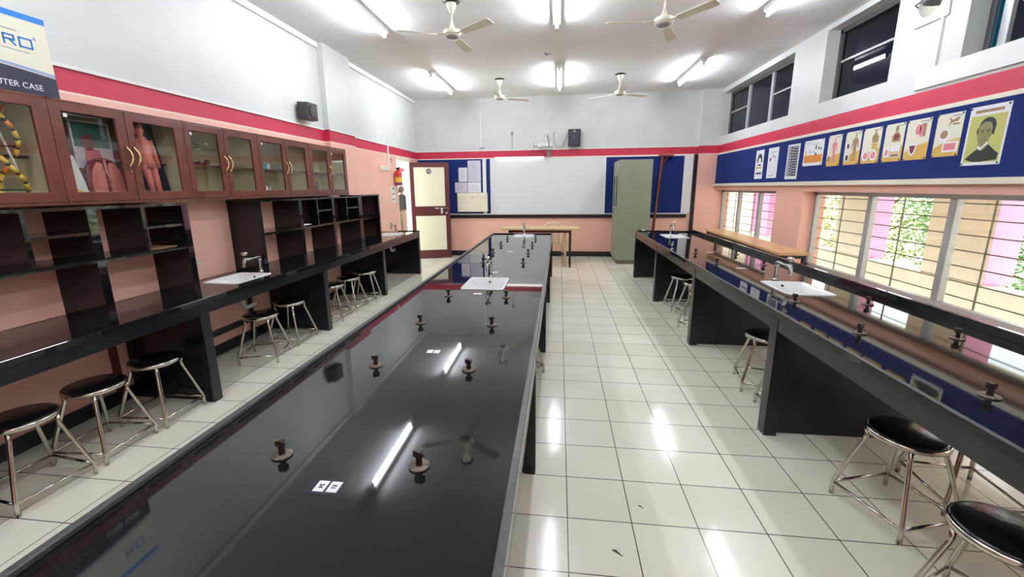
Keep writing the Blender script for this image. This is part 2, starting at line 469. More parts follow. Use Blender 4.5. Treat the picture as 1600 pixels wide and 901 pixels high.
window(2, 1.25, 6.335, .45, 1.455, [2.2, 3.24, 4.24, 5.27], ['glass'], BZ, [1.75, 2.75, 3.98, 4.93, 5.90])
window(3, 7.02, 9.72, 2.53, 3.37, [7.96, 8.84], ['dkglass', 'dkglass', 'dkglass'], rail={0: 2.98, 2: 2.98}, fm='alumd')
window(4, 5.087, 6.27, 2.555, 3.40, [], ['dkglass'], rail={0: 3.02}, fm='alumd')
window(5, 1.9, 4.275, 2.55, 3.40, [4.24 * .0 + 4.30 - .02 - .0 if False else 4.12 + .18 - .0 - .0 if False else 4.12], ['dkglass', 'teal'], fm='alumd')

# ------------------------------------------------------------------ granite counters
def shear(mb, k):
    for v in mb.v: v.z += .003 - k * (v.x - 1.303)
    return mb
def counter(name, label, x0, x1, y0, y1, zt, holes, fascia_sides, panels, lips, fh=.11, slope=0):
    t = thing(name, label, 'counter', ((x0 + x1) / 2, (y0 + y1) / 2, 0))
    w_ = cells('z', zt - .03, zt, x0, x1, y0, y1, holes)
    if slope: shear(w_, slope)
    w_.build('worktop', M['granite'], t)
    f = MB()
    for s in fascia_sides:
        if s == 'r': f.box(x1 - .03, x1 - .003, y0 + .01, y1 - .01, zt - fh, zt - .03)
        if s == 'l': f.box(x0 + .003, x0 + .03, y0 + .01, y1 - .01, zt - fh, zt - .03)
        if s == 'e': f.box(x0 + .03, x1 - .03, y1 - .03, y1 - .003, zt - fh, zt - .03)
    if slope: shear(f, slope)
    f.build('fascia', M['gfascia' if slope else 'gside'], t)  # one stone: lighter or darker colour stands in for how light falls
    for (lx0, lx1, ly0, ly1, h, m_) in lips:
        e_ = MB().box(lx0, lx1, ly0, ly1, zt, zt + h)
        if slope: shear(e_, slope)
        e_.build('raised_edge', M[m_], t, bevel=.003)
    for p in panels:
        q = MB()
        for bx in p: q.box(*bx)
        q.build('support_panel', M['gside'], t, bevel=.002)
    return t
ZL_, ZR_, ZM_ = .787, .800, .748
SLOPE = .018
def RT(x): return .803 - SLOPE * (x - 1.303)    # the right bench top falls slightly towards the windows
def sk(x0, x1, y0, y1): return (x0 + .012, x1 - .012, y0 + .012, y1 - .012)
SL1 = (-2.995, -2.655, 3.165, 3.63); SL2 = (-3.03, -2.67, 6.74, 7.19)
SR1 = (1.59, 1.925, 3.11, 3.555); SR2 = (1.58, 1.925, 6.55, 7.01)
SC1 = (-.79, -.434, 3.29, 3.755); SC2 = (-.77, -.417, 6.94, 7.41)
lp = []
for y in (1.10, 2.68, 4.32, 5.93, 7.55):
    lp.append([(XL + .02, -2.60, y - .015, y + .025, 0, ZL_ - .03), (-2.60, -2.537, y - .04, y + .04, 0, ZL_ - .03)])
counter('laboratory_counter', 'long black granite counter along the pink left wall, under the glass cabinets', XL + .003, -2.537, -.5, 7.59, ZL_,
        [sk(*SL1), sk(*SL2)], 're', lp, [(-2.565, -2.537, -.5, 7.59, .004, 'granite'), (XL + .3, -2.537, 7.565, 7.59, .012, 'granite')])
rp_ = []
for y in (1.0, 2.66, 4.25, 5.91, 7.53):
    rp_.append([(1.38, 2.17, y - .01, y + .03, 0, ZR_ - .045), (1.303, 1.38, y - .05, y + .035, 0, ZR_ - .03)])
counter('laboratory_bench', 'black granite bench on the right in front of the barred windows', 1.303, 2.235, -.5, 7.50, ZR_,
        [sk(*SR1), sk(*SR2)], 'lr', rp_, [(1.303, 1.322, -.5, 7.50, .006, 'gedge'), (2.205, 2.235, -.5, 7.50, .046, 'granite'), (1.322, 2.205, 7.48, 7.50, .02, 'granite')], slope=.018)
cp_ = []
for y in (.30, 2.10, 3.89, 5.71, 7.46):
    cp_.append([(-.17, -.108, y - .025, y + .03, 0, ZM_ - .03), (-1.10, -.17, y - .015, y + .02, 0, ZM_ - .03)])
counter('laboratory_bench', 'black granite island bench running down the centre of the room', -1.165, -.105, -1.2, 7.50, ZM_,
        [sk(*SC1), sk(*SC2)], 'lre', cp_, [(-1.165, -1.140, -1.2, 7.50, .016, 'gedge'), (-.127, -.105, -1.2, 2.0, .016, 'gedge'), (-.127, -.105, 2.006, 7.50, .008, 'gedge'), (-1.14, -.127, 7.478, 7.50, .016, 'granite')])

# sinks ---------------------------------------------------------------
def sink(x0, x1, y0, y1, z, label, slope=0):
    cx, cy = (x0 + x1) / 2, (y0 + y1) / 2
    t = thing('sink', label, 'sink', (cx, cy, z - .16), group='white ceramic laboratory sinks')
    loops = [(0, .001, .04), (0, .006, .04), (.012, .008, .035), (.022, .003, .03), (.035, -.07, .04), (.06, -.145, .05), (.09, -.155, .04)]
    vs = []; fs = []
    for ins, dz, r in loops:
        vs += [(px, py, z + dz) for px, py in rrect(x0 + ins, x1 - ins, y0 + ins, y1 - ins, r)]
    n = 24
    for k in range(len(loops) - 1):
        for i in range(n): fs.append((k * n + i, k * n + (i + 1) % n, (k + 1) * n + (i + 1) % n, (k + 1) * n + i))
    fs.append(tuple((len(loops) - 1) * n + i for i in range(n)))
    sk_ = MB().add(vs, fs, True)
    if slope: shear(sk_, slope)
    sk_.build('bowl', M['ceramic'], t)
    MB().lathe([(.0, 0), (.022, 0), (.024, .003), (.0, .003)], 14, Matrix.Translation((cx, cy, z - .154))).build('drain', M['tapm'], t)
    MB().tube([(cx, y1 - .034, z - .03), (cx, y1 - .026, z - .03)], .010, 10).build('overflow_hole', M['dark'], t)
    MB().tube([(cx, cy, z - .158), (cx, cy, z - .24), (cx - .0, cy + .02, z - .275), (cx, cy + .08, z - .285), (cx, cy + .16, z - .27)], .02, 10).build('waste_pipe', M['pvc'], t)
    return t
sink(*SL1, ZL_, 'white ceramic sink in the left wall counter beside the open bay between the shelf units')
sink(*SL2, ZL_, 'white ceramic sink at the far end of the left wall counter, near the door')
sink(*SR1, ZR_, 'white ceramic sink in the right bench in front of the window pier', SLOPE)
sink(*SR2, ZR_, 'white ceramic sink at the far end of the right bench', SLOPE)
sink(*SC1, ZM_, 'white ceramic sink in the middle of the centre bench')
sink(*SC2, ZM_, 'white ceramic sink at the far end of the centre bench')
def tap(x, y, z, label, arm=.19):
    t = thing('tap', label, 'tap', (x, y, z + .001), group='laboratory water taps')
    MB().lathe([(.024, .0), (.024, .006), (.015, .014), (.0135, .02), (.0125, .105), (.016, .11), (.016, .125), (.013, .13)], 14).build('stem', M['tapm'], t, local=True)
    MB().tube([(0, 0, .125), (0, -.004, .142), (0, -.02, .146), (0, -arm * .5, .142), (0, -arm + .01, .146)], [.014, .016, .014, .011, .014], 12).build('arm', M['tapm'], t, local=True)
    MB().tube([(0, -arm, .165), (0, -arm, .145), (0, -arm - .012, .125), (0, -arm - .022, .10), (0, -arm - .024, .082)], [.012, .018, .016, .013, .011], 12).build('spout', M['tapm'], t, local=True)
    MB().lathe([(.007, .160), (.007, .185), (.022, .187), (.026, .197), (.026, .209), (.020, .217), (.0, .219)], 12, Matrix.Translation((0, -arm, 0))).build('knob', M['chrome'], t, local=True)
    return t
tap(-2.825, 3.70, ZL_, 'chrome water tap beside the near sink on the left wall counter')
tap(-2.85, 7.24, ZL_, 'chrome water tap at the far end of the left wall counter by the door')
tap(1.745, 3.62, RT(1.745), 'worn chrome water tap over the near sink of the right bench')
tap(1.76, 7.06, RT(1.76), 'chrome water tap standing at the far end of the right bench')
tap(-.612, 3.80, ZM_, 'chrome water tap over the middle sink of the centre bench')
tap(-.595, 7.45, ZM_, 'chrome water tap at the far end of the centre bench, before the wooden table')

# gas valves ------------------------------------------------------------
v0 = thing('gas_valve', '', 'gas tap', (0, 0, 0), group='gas taps on the benches')
MB().lathe([(.031, 0), (.031, .004), (.029, .006), (.0, .006)], 20).build('flange', M['disc'], v0, local=True)
s_ = MB().lathe([(.011, .005), (.0095, .02), (.0105, .034)], 8)
s_.prism([(-.015, -.009), (.013, -.009), (.013, .009), (-.015, .009)], .032, .052)
s_.build('valve_body', M['rust'], v0, local=True, bevel=.002)
MB().box(-.012, -.004, -.010, .010, .050, .054).tube([(.004, 0, .04), (.016, .003, .044)], .0045, 8).build('lever', M['disc'], v0, local=True)
sb = MB()
for a in range(3):
    sb.lathe([(.003, .006), (.003, .0075), (0, .0075)], 8, Matrix.Translation((.023 * math.cos(a * 2.1 + .4), .023 * math.sin(a * 2.1 + .4), 0)))
sb.build('screws', M['dark'], v0, local=True)
first = [True]
def valve(x, y, z, label):
    rz = random.uniform(-.5, .5)
    if first[0]:
        v0.location = (x, y, z + .0005); v0.rotation_euler = (0, 0, rz); v0['label'] = label; first[0] = False
    else: dup(v0, (x, y, z + .0005), rz, label)
ordn = ['first', 'second', 'third', 'fourth', 'fifth', 'sixth', 'seventh', 'eighth']
for i, y in enumerate((1.08, 1.765, 2.41, 3.074, 4.56, 5.264, 5.984, 6.742)):
    valve(-.838 + .004 * i, y, ZM_, 'rusty gas tap on the centre bench, %s from the near end in the left-hand row' % ordn[i])
    valve(-.398 + .005 * i, y - .006, ZM_, 'rusty gas tap on the centre bench, %s from the near end in the right-hand row' % ordn[i])
for i, y in enumerate((1.608, 2.29, 2.916, 4.343, 5.018)):
    valve(1.542, y, RT(1.542), 'dark gas tap on the right bench, %s from the near end in the aisle-side row' % ordn[i])
for i, y in enumerate((2.272, 2.907, 4.349, 5.014, 5.68)):
    valve(1.975, y, RT(1.975), 'dark gas tap on the right bench, %s from the near end in the window-side row' % ordn[i])

# number tags -------------------------------------------------------------
def label_tag(x, y, z, sx, sy, label, txt=None, flip=1, rz=0.0, group='paper number tags on the benches'):
    t = thing('number_tag', label, 'tag', (x, y, z), rz, group=group)
    MB().box(-sx / 2, sx / 2, -sy / 2, sy / 2, .0003, .0010).build('paper', M['paper'], t, local=True)
    if txt:
        MM = Matrix.Rotation(flip * PI / 2, 4, 'Z')
        o = text_mesh('number', txt, sx * .55, M['ink'], None, Matrix.Translation((0, 0, .0013)) @ MM, .0002, .0008)
        o.parent = t
    return t
MB_ = MB().box(-.683, -.578, .928, .993, ZM_ + .0001, ZM_ + .0003)
tag(MB_.build('tape_patch', mat('clear_tape_over_navy', (28, 27, 40), .12)), 'dark clear-tape patch under the two nearest number tags', 'tape')
label_tag(-.6405, .9605, ZM_ + .0003, .031, .042, 'white tag reading 24 on the near end of the centre bench', '24', -1)
label_tag(-.6025, .9605, ZM_ + .0003, .031, .042, 'white tag reading 13 on the near end of the centre bench', '13', 1)
for y, nm in ((1.96, 'beside the second row of gas taps'), (3.158, 'just in front of the middle sink'), (4.02, 'just beyond the middle sink'), (5.385, 'beyond the sixth row of gas taps')):
    label_tag(-.634, y, ZM_, .030, .042, 'left white paper tag on the centre bench %s' % nm)
    label_tag(-.598, y, ZM_, .030, .042, 'right white paper tag on the centre bench %s' % nm)
label_tag(1.73, 5.125, RT(1.73), .07, .03, 'white tag on the right bench between the far pairs of gas taps', group='tape labels on the right bench')
label_tag(1.686, 4.127, RT(1.686), .09, .03, 'white tag on the right bench beyond its near sink', group='tape labels on the right bench')

# ------------------------------------------------------------------ granite shelf units on left counter
XS = -2.80
def shelf_unit(label, ups, ztop, bays, gr):
    t = thing('shelf_unit', label, 'shelf', ((XS + XN) / 2, (ups[0] + ups[-1]) / 2, ZL_), group=gr)
    for y in ups:
        MB().box(XN + .001, XS, y - .026, y + .026, ZL_ + .001, ztop).build('upright_panel', M['granite'], t)
    MB().box(XN + .001, XS + .001, ups[0] - .03, ups[-1] + .03, ztop, ztop + .018).build('top_slab', M['granite'], t)
    for (a, b, kind) in bays:
        MB().box(XN + .001, XS - .004, a + .026, b - .026, 1.124, 1.148).build('shelf', M['granite'], t)
        if kind == 'div':
            m_ = (a + b) / 2
            MB().box(XN + .001, XS - .006, m_ - .011, m_ + .011, 1.148, ztop).build('divider', M['granite'], t)
            MB().box(XN + .001, XS - .008, m_ + .011, b - .026, 1.296, 1.314).build('small_shelf', M['granite'], t)
    return t
shelf_unit('black granite open shelf unit left of the first sink, near end of left counter', [1.60, 2.275, 2.935], 1.446, [(1.60, 2.275, 'div'), (2.275, 2.935, 'div')], 'granite open shelf units')
shelf_unit('long black granite open shelf unit beyond the first sink on the left counter', [3.755, 4.41, 5.10, 5.82], 1.440, [(3.755, 4.41, ''), (4.41, 5.10, 'div'), (5.10, 5.82, 'div')], 'granite open shelf units')
t = thing('shelf_unit', 'single-bay black granite shelf unit at the far end of the shelf row, slightly taller', 'shelf', ((XS + XN) / 2, 6.2, ZL_), group='granite open shelf units')
for y in (5.871, 6.485): MB().box(XN + .001, XS, y - .018, y + .026, ZL_ + .001, 1.452).build('upright_panel', M['granite'], t)
MB().box(XN + .001, XS + .001, 5.852, 6.515, 1.452, 1.470).build('top_slab', M['granite'], t)
MB().box(XN + .001, XS - .004, 5.884, 6.465, 1.116, 1.140).build('shelf', M['granite'], t)
# rag on shelf, papers on near shelf
rg = MB(); pts = []
for i in range(7):
    for j in range(5):
        pts.append((-2.93 + .03 * j, 4.455 + .025 * i, 1.149 + .012 * abs(math.sin(i * 1.3 + j * 2.1)) + .006))
rg.add(pts, [(i * 5 + j, i * 5 + j + 1, (i + 1) * 5 + j + 1, (i + 1) * 5 + j) for i in range(6) for j in range(4)], True)
o = rg.build('cleaning_rag', M['white']); so = o.modifiers.new('s', 'SOLIDIFY'); so.thickness = .004; so.offset = -1
tag(o, 'crumpled white rag lying on the granite shelf beyond the first sink', 'cloth')
tag(MB().box(-3.05, -2.84, 2.63, 2.86, 1.149, 1.153).build('paper_sheet', M['brownp']), 'brown paper sheet lying on the granite shelf left of the first sink', 'paper')
# plaster patches on the left wall above first sink
def blob(cy, cz, ry, rz_, seed):
    rr = random.Random(seed)
    return [(cy + ry * math.cos(a) * rr.uniform(.6, 1.15), cz + rz_ * math.sin(a) * rr.uniform(.6, 1.15)) for a in [2 * PI * i / 18 for i in range(18)]]
for cy, cz, ry, rz_, sd, lb in ((3.29, .931, .085, .021, 1, 'upper'), (3.285, .965, .033, .033, 2, 'topmost'), (3.105, .862, .035, .03, 3, 'lower')):
    o = MB().prism(blob(cy, cz, ry, rz_, sd), 0, .002, frame_M((XN, 0, 0), (0, 1, 0), (0, 0, 1))).build('plaster_patch', M['plaster'])
    tag(o, '%s peeled plaster patch on the pink wall behind the first sink' % lb, 'patch', 'peeled plaster patches')

# ------------------------------------------------------------------ glass wall cabinets
XCF = -2.85
ZC0, ZC1 = 1.476, 2.072
def door(t, a, b, g0, g1, hy, lock=None, sticker=None):
    """door from y=a..b ; glass g0..g1 ; handle at y=hy"""
    z0, z1 = 1.494, 2.060
    d = cells('x', XCF - .018, XCF, a, b, z0, z1, [(g0, g1, 1.550, 2.008)]).build('door', M['wood'], t, bevel=.003)
    MB().box(XCF - .012, XCF - .009, g0, g1, 1.550, 2.008).build('glass_pane', M['cabglass'], d, local=False).location = (0, 0, 0)
    if hy:
        MB().tube([(XCF, hy, 1.715), (XCF + .010, hy, 1.718), (XCF + .022, hy + .012, 1.745), (XCF + .026, hy + .017, 1.776), (XCF + .022, hy + .012, 1.807), (XCF + .010, hy, 1.834), (XCF, hy, 1.837)], [.007, .007, .006, .006, .006, .007, .007], 8).build('handle', M['brass'], d)
    if lock:
        MB().box(XCF, XCF + .004, lock - .007, lock + .007, 1.677, 1.687).build('lock', M['brass'], d)
    if sticker:
        MB().box(XCF - .009, XCF - .008, sticker, sticker + .022, 1.978, 2.0).build('sticker', M['paper'], d)
def cabinet(y0, y1, doors, label, sx=-2.90):
    t = thing('wall_cabinet', label, 'cabinet', ((XL + XCF) / 2, (y0 + y1) / 2, ZC0), group='glass door wall cabinets')
    e = .015; x0 = XL + .001; x1 = XCF - .02
    MB().box(x0, XCF - .001, y0, y1, ZC1 - .012, ZC1).box(x0, XCF + .004, y0, y1, ZC0, ZC0 + .014).box(x0, XCF - .001, y0, y0 + e, ZC0, ZC1).box(x0, XCF - .001, y1 - e, y1, ZC0, ZC1).build('carcass', M['wood'], t, bevel=.002)
    MB().box(x0, x0 + .006, y0 + e, y1 - e, ZC0 + .014, ZC1 - .012).box(x0, x1, y0 + e, y0 + e + .003, ZC0 + .014, ZC1 - .012).box(x0, x1, y1 - e - .003, y1 - e, ZC0 + .014, ZC1 - .012).box(x0, x1, y0 + e, y1 - e, ZC0 + .014, ZC0 + .018).build('lining', M['inner'], t)
    MB().box(x0, sx, y0 + e, y1 - e, 1.742, 1.756).build('shelf', M['wood'], t)
    for d in doors: door(t, *d)
    return t
cabinet(1.33, 2.207, [(1.345, 1.765, 1.41, 1.70, 1.735, 1.735), (1.77, 2.193, 1.828, 2.13, 1.80)], 'red wood wall cabinet at the near end, holding a yellow and black helix model', -3.025)
cabinet(2.210, 3.092, [(2.222, 2.641, 2.270, 2.578, 2.614, 2.624, 2.285), (2.645, 3.078, 2.698, 3.010, 2.666)], 'red wood wall cabinet holding the lung model and the pink human figure', -3.025)
cabinet(3.095, 3.905, [(3.107, 3.489, 3.145, 3.425, 3.462, 3.470, 3.155), (3.493, 3.893, 3.542, 3.826, 3.512)], 'red wood wall cabinet holding metal clamps on its upper shelf')
cabinet(3.908, 4.770, [(3.920, 4.336, 3.958, 4.274, 4.306, 4.314, 3.972), (4.340, 4.758, 4.384, 4.690, 4.360)], 'red wood wall cabinet holding the teal box')
cabinet(4.773, 5.643, [(4.785, 5.206, 4.830, 5.157, 5.178, 5.185), (5.210, 5.630, 5.262, 5.577, 5.232, None, 5.275)], 'red wood wall cabinet at the far end, holding a tall bottle')

# contents
def put(name, mb, m_, label, cat, **k): return tag(mb.build(name, M[m_] if isinstance(m_, str) else m_, **k), label, cat)
ZS, ZBt = 1.757, 1.495
t = thing('helix_model', 'yellow and black banded double helix model on a silver rod inside the nearest wall cabinet', 'model', (-2.98, 2.04, ZBt))
MB().tube([(-2.955, 2.02, 1.93), (-2.955, 2.11, ZBt + .002)], .006, 8).build('rod', M['lg'], t)
for k, c_ in enumerate(('yellow', 'yellow')):
    for i in range(11):
        a = i * .55 + k * PI; a2 = (i + 1) * .55 + k * PI
        p = [(-2.955 + .05 * math.sin(q), 2.035 + .055 * math.cos(q) + .001 * i, 1.52 + .046 * ii) for q, ii in ((a, i), ((a * .25 + a2 * .75), i + .75))]
        MB().tube(p, .012, 8).build('yellow_bead', M['yellow'] if (i * 3 + k) % 5 else M['orange'], t)
        p2 = [p[1], (-2.955 + .05 * math.sin(a2), 2.035 + .055 * math.cos(a2), 1.52 + .046 * (i + 1))]
        MB().tube(p2, .010, 8).build('black_joint', M['black'], t)
for i in (1, 4, 6, 9):
    a = i * .55
    MB().tube([(-2.955 + .05 * math.sin(a), 2.035 + .055 * math.cos(a), 1.52 + .046 * i), (-2.955 - .05 * math.sin(a), 2.035 - .055 * math.cos(a), 1.52 + .046 * i)], .005, 6).build('rung', M['green'] if i % 2 else M['dark'], t)
MB().lathe([(.05, 0), (.05, .006), (.01, .01)], 16, Matrix.Translation((-2.955, 2.11, ZBt))).build('foot', M['lg'], t)
# U2 left : picture board, book, lung model
def onY(y0, z0, x=-2.93): return frame_M((x, y0, z0), (0, 1, 0), (0, 0, 1))
t = thing('picture_board', 'green backed picture board with a head drawing inside the second wall cabinet', 'picture', (-3.01, 2.5, ZBt))
K = onY(2.42, 1.50, -3.01)
MB().box(-.005, .005, 0, 0.24, 0, .49, Matrix.Translation((-3.01, 2.42, 1.50))).build('board', M['paperv'], t)
MB().prism([(.01, .33), (.23, .33), (.23, .48), (.01, .48)], .005, .007, K).build('green_ground', M['green'], t)
MB().prism(circ(.09, .36, .04, .05), .007, .009, K).build('head_print', M['maroon'], t)
MB().prism([(.05, .20), (.17, .20), (.15, .32), (.07, .32)], .007, .009, K).build('body_print', M['pinkp'], t)
MB().prism([(.0, .12), (.24, .12), (.24, .2), (.0, .2)], .005, .007, K).build('band_print', M['maroon'], t)
t = thing('picture_book', 'red yellow and white booklet standing at the left of the second wall cabinet', 'book', (-2.94, 2.30, ZBt))
K = onY(2.255, ZBt, -2.94)
MB().prism([(0, 0), (.16, 0), (.10, .27), (.01, .30)], -.006, .004, K).build('cover', M['paper'], t)
MB().prism([(.0, .012), (.13, .012), (.115, .06), (.0, .11)], .004, .006, K).build('yellow_print', M['yellow'], t)
MB().prism([(.0, .12), (.06, .10), (.07, .17), (.0, .20)], .004, .006, K).build('red_print', M['red'], t)
t = thing('lung_model', 'brown framed model of two lungs standing in the second wall cabinet', 'model', (-2.93, 2.50, ZBt))
K = onY(2.535, ZBt + .005, -2.955) @ Matrix.Scale(1.16, 4)
arch = [(-.10, 0)] + [(-.10 * math.cos(a), .13 + .10 * math.sin(a)) for a in [PI * i / 14 for i in range(15)]] + [(.10, 0)]
MB().prism(arch, -.012, .004, K).build('backing', M['maroon'], t)
for s in (-1, 1):
    P_ = [(.012, .04), (.03, .015), (.07, .02), (.088, .05), (.088, .10), (.075, .16), (.045, .205), (.022, .20), (.012, .15)]
    MB().prism([(s * x, y) for x, y in (P_ if s > 0 else P_[::-1])], .004, .022, K).build('lung', M['lungm'], t, bevel=.006, bseg=3)
MB().tube([K @ Vector((0, .22, .012)), K @ Vector((0, .15, .016)), K @ Vector((.018, .10, .024))], .006, 8).build('windpipe', M['fleshm'], t)
MB().box(-2.985, -2.90, 2.42, 2.65, ZBt, ZBt + .005).build('stand', M['dark'], t)
# U2 right : human figure model (generic anatomy figure)
t = thing('human_figure_model', 'pink human body model on a dark panel in the second wall cabinet', 'model', (-2.95, 2.85, ZBt))
K = onY(2.905, ZBt + .004, -2.985) @ Matrix(((1, -.13, 0, 0), (0, 1, 0, 0), (0, 0, 1, 0), (0, 0, 0, 1)))
MB().prism([(-.11, 0), (.14, 0), (.12, .53), (-.08, .53)], -.006, 0, K).build('panel', M['hairp'], t)
def body_fig(K, sc_, m_, t_, nm='body', d=.018):
    q = MB()
    def L(pts, r): q.tube([K @ Vector((x * sc_, y * sc_, d / 2)) for x, y in pts], [v * sc_ for v in r], 8)
    L([(-.02, .0), (-.02, .10), (-.022, .20)], [.014, .018, .026]); L([(.028, .0), (.026, .10), (.02, .20)], [.014, .018, .026])
    L([(0, .18), (0, .24), (0, .31), (0, .355)], [.042, .034, .046, .02]); L([(0, .34), (0, .37), (0, .385), (0, .42)], [.014, .016, .026, .02])
    L([(-.048, .335), (-.062, .26), (-.068, .18)], [.017, .013, .010]); L([(.048, .335), (.062, .26), (.068, .18)], [.017, .013, .010])
    L([(-.02, .004), (-.03, .0)], [.014, .012]); L([(.028, .004), (.04, .0)], [.014, .012])
    return q.build(nm, M[m_], t_)
body_fig(K, 1.22, 'fleshm', t)
# U3
for i, (y, z) in enumerate(((3.16, 1.905), (3.30, 1.88), (3.38, 1.93), (3.58, 1.90), (3.62, 1.86))):
    t = thing('lab_clamp', 'small chrome laboratory clamp hanging in the third wall cabinet, %s from the left' % ordn[i], 'clamp', (-3.0, y, z), group='chrome clamps in the third cabinet')
    MB().tube([(-3.2, y, z), (-2.93, y, z)], .005, 8).build('rod', M['chrome'], t)
    MB().sphere((-2.925, y, z), .011).build('knob', M['chrome'], t)
    MB().tube([(-2.98, y - .03, z + .01), (-2.98, y, z), (-2.98, y + .035, z + .012)], .005, 8).build('jaw', M['grey'], t)
for i, (y, r) in enumerate(((3.21, .030), (3.27, .012), (3.31, .016), (3.35, .012), (3.39, .024), (3.60, .02))):
    t = thing('magnifier', 'round dark lens on the upper shelf of the third wall cabinet, %s from the left' % ordn[i], 'lens', (-2.95, y, ZS), group='dark lenses in the third cabinet')
    MB().tube([(-2.96, y, ZS + r), (-2.945, y, ZS + r)], r, 18).build('rim', M['dark'], t)
    MB().tube([(-2.9449, y, ZS + r), (-2.942, y, ZS + r)], r * .75, 18).build('lens', M['maroon'], t)
t = thing('metal_dish', 'shallow metal dish on the upper shelf of the third wall cabinet, right side', 'dish', (-2.98, 3.68, ZS))
MB().lathe([(.03, 0), (.055, .012), (.058, .014), (.028, .004), (0, .004)], 24, Matrix.Translation((-2.98, 3.68, ZS))).build('bowl', M['lg'], t)
t = thing('scalpel', 'thin dark scalpel lying on the floor of the third wall cabinet', 'scalpel', (-2.98, 3.20, ZBt))
MB().box(-2.985, -2.975, 3.165, 3.215, ZBt + .052, ZBt + .058).build('handle', M['dark'], t); MB().box(-3.03, -2.96, 3.15, 3.23, ZBt, ZBt + .052).build('rest', M['paperv'], t)
# U4
put('card_box', MB().box(-3.06, -2.95, 4.0, 4.13, ZS, ZS + .062), 'tealbox', 'teal card box on the upper shelf of the fourth wall cabinet', 'box', bevel=.003)
put('card_box', MB().box(-3.05, -2.96, 4.16, 4.215, ZS, ZS + .055), 'paperv', 'small pale box right of the teal box in the fourth wall cabinet', 'box', bevel=.003)
put('card_box', MB().box(-3.04, -2.95, 4.42, 4.48, ZS, ZS + .05), 'paper', 'white box on the upper shelf of the fourth wall cabinet, behind its right door', 'box', bevel=.003)
t = thing('funnel', 'small dark funnel beside the white box in the fourth wall cabinet', 'funnel', (-3.0, 4.54, ZS))
MB().lathe([(.008, 0), (.008, .03), (.034, .06), (.036, .06)], 16, Matrix.Translation((-3.0, 4.54, ZS))).build('cone', M['dark'], t)
def bottle(y, r, h, m_, label, x=-2.99):
    t = thing('lab_bottle', label, 'bottle', (x, y, ZBt), group='bottles and jars in the wall cabinets')
    MB().lathe([(r * .95, 0), (r, .004), (r, h * .6), (r * .45, h * .78), (r * .42, h * .9)], 18, Matrix.Translation((x, y, ZBt))).build('glass_body', M[m_], t)
    MB().lathe([(r * .5, h * .9), (r * .5, h), (r * .3, h)], 14, Matrix.Translation((x, y, ZBt))).build('cap', M['dark'], t)
bottle(4.05, .02, .06, 'lg', 'small pale jar on the floor of the fourth wall cabinet, left side')
bottle(4.10, .022, .09, 'dark', 'dark bottle second from the left in the fourth wall cabinet')
bottle(4.15, .026, .13, 'tapm', 'tall grey metal vessel in the fourth wall cabinet')
bottle(4.20, .020, .11, 'pvc', 'grey bottle right of the tall metal vessel in the fourth wall cabinet')
bottle(4.25, .016, .06, 'lg', 'small jar at the right behind the left door of the fourth wall cabinet')
bottle(4.66, .012, .03, 'lg', 'tiny pale jar behind the right door of the fourth wall cabinet')
bottle(4.93, .018, .05, 'pvc', 'short grey jar at the left of the fifth wall cabinet')
bottle(4.985, .018, .05, 'grey', 'short grey jar second from the left in the fifth wall cabinet')
bottle(5.105, .026, .15, 'alumd', 'tall dark grey bottle in the fifth wall cabinet')
bottle(5.33, .018, .045, 'tanp', 'short tan jar behind the far right door of the fifth wall cabinet')
bottle(5.39, .016, .04, 'lg', 'short pale jar behind the far right door of the fifth wall cabinet, middle')
bottle(5.46, .014, .05, 'pvc', 'thin grey jar at the right end of the fifth wall cabinet')
put('white_dish', MB().lathe([(.03, 0), (.05, .014), (.052, .016), (.0, .006)], 20, Matrix.Translation((-2.98, 4.98, ZS))), 'ceramic', 'white dish on the upper shelf of the fifth wall cabinet', 'dish')

# box on cabinets
t = thing('computer_case_box', 'cream cardboard box with navy base reading UTER CASE, on top of the wall cabinets', 'box', (-3.03, 1.9, ZC1))
BX = -2.862; ya, yb = 1.50, 2.292
MB().box(XL + .03, BX, ya, yb, ZC1 + .002, 2.483).build('carton', M['boxcream'], t, bevel=.002)
K = frame_M((BX, ya, 0), (0, 1, 0), (0, 0, 1)); L_ = yb - ya
MB().prism([(0, 2.452), (L_, 2.452), (L_, 2.483), (0, 2.483)], 0, .0008, K).build('blue_stripe', M['cyanp'], t)
def curve_y(u): return 2.178 + .036 * math.sin(min(1, max(0, (L_ - u) / .5)) * PI / 2)
ub = [L_ * i / 16 for i in range(17)]
MB().prism([(0, ZC1 + .003), (L_, ZC1 + .003)] + [(u, curve_y(u)) for u in ub[::-1]], 0, .0008, K).build('navy_base', M['navy'], t)
for dz in (.006, .014):
    MB().prism([(u, curve_y(u) + dz) for u in ub] + [(u, curve_y(u) + dz + .004) for u in ub[::-1]], 0, .0008, K).build('blue_line', M['cyanp'], t)
KL = frame_M((BX, 0, 0), (0, 1, 0), (0, 0, 1))
def stroke(mb, a, b, w=.0085):
    a = Vector(a); b = Vector(b); d = (b - a).normalized(); n = Vector((-d.y, d.x)) * w / 2; a = a - d * w / 2; b = b + d * w / 2
    mb.prism([tuple(a + n), tuple(a - n), tuple(b - n), tuple(b + n)], .0002, .0012, KL)
q = MB()
for a, b in (((2.086, 2.312), (2.086, 2.357)), ((2.086, 2.357), (2.130, 2.357)), ((2.130, 2.357), (2.130, 2.335)), ((2.130, 2.335), (2.086, 2.335)), ((2.108, 2.335), (2.132, 2.312))): stroke(q, a, b)
q.build('letter_r', M['cyanp'], t)
q = MB()
for a, b in (((2.154, 2.312), (2.154, 2.357)), ((2.154, 2.357), (2.208, 2.357)), ((2.208, 2.357), (2.208, 2.312)), ((2.208, 2.312), (2.154, 2.312))): stroke(q, a, b)
q.build('letter_o', M['cyanp'], t)
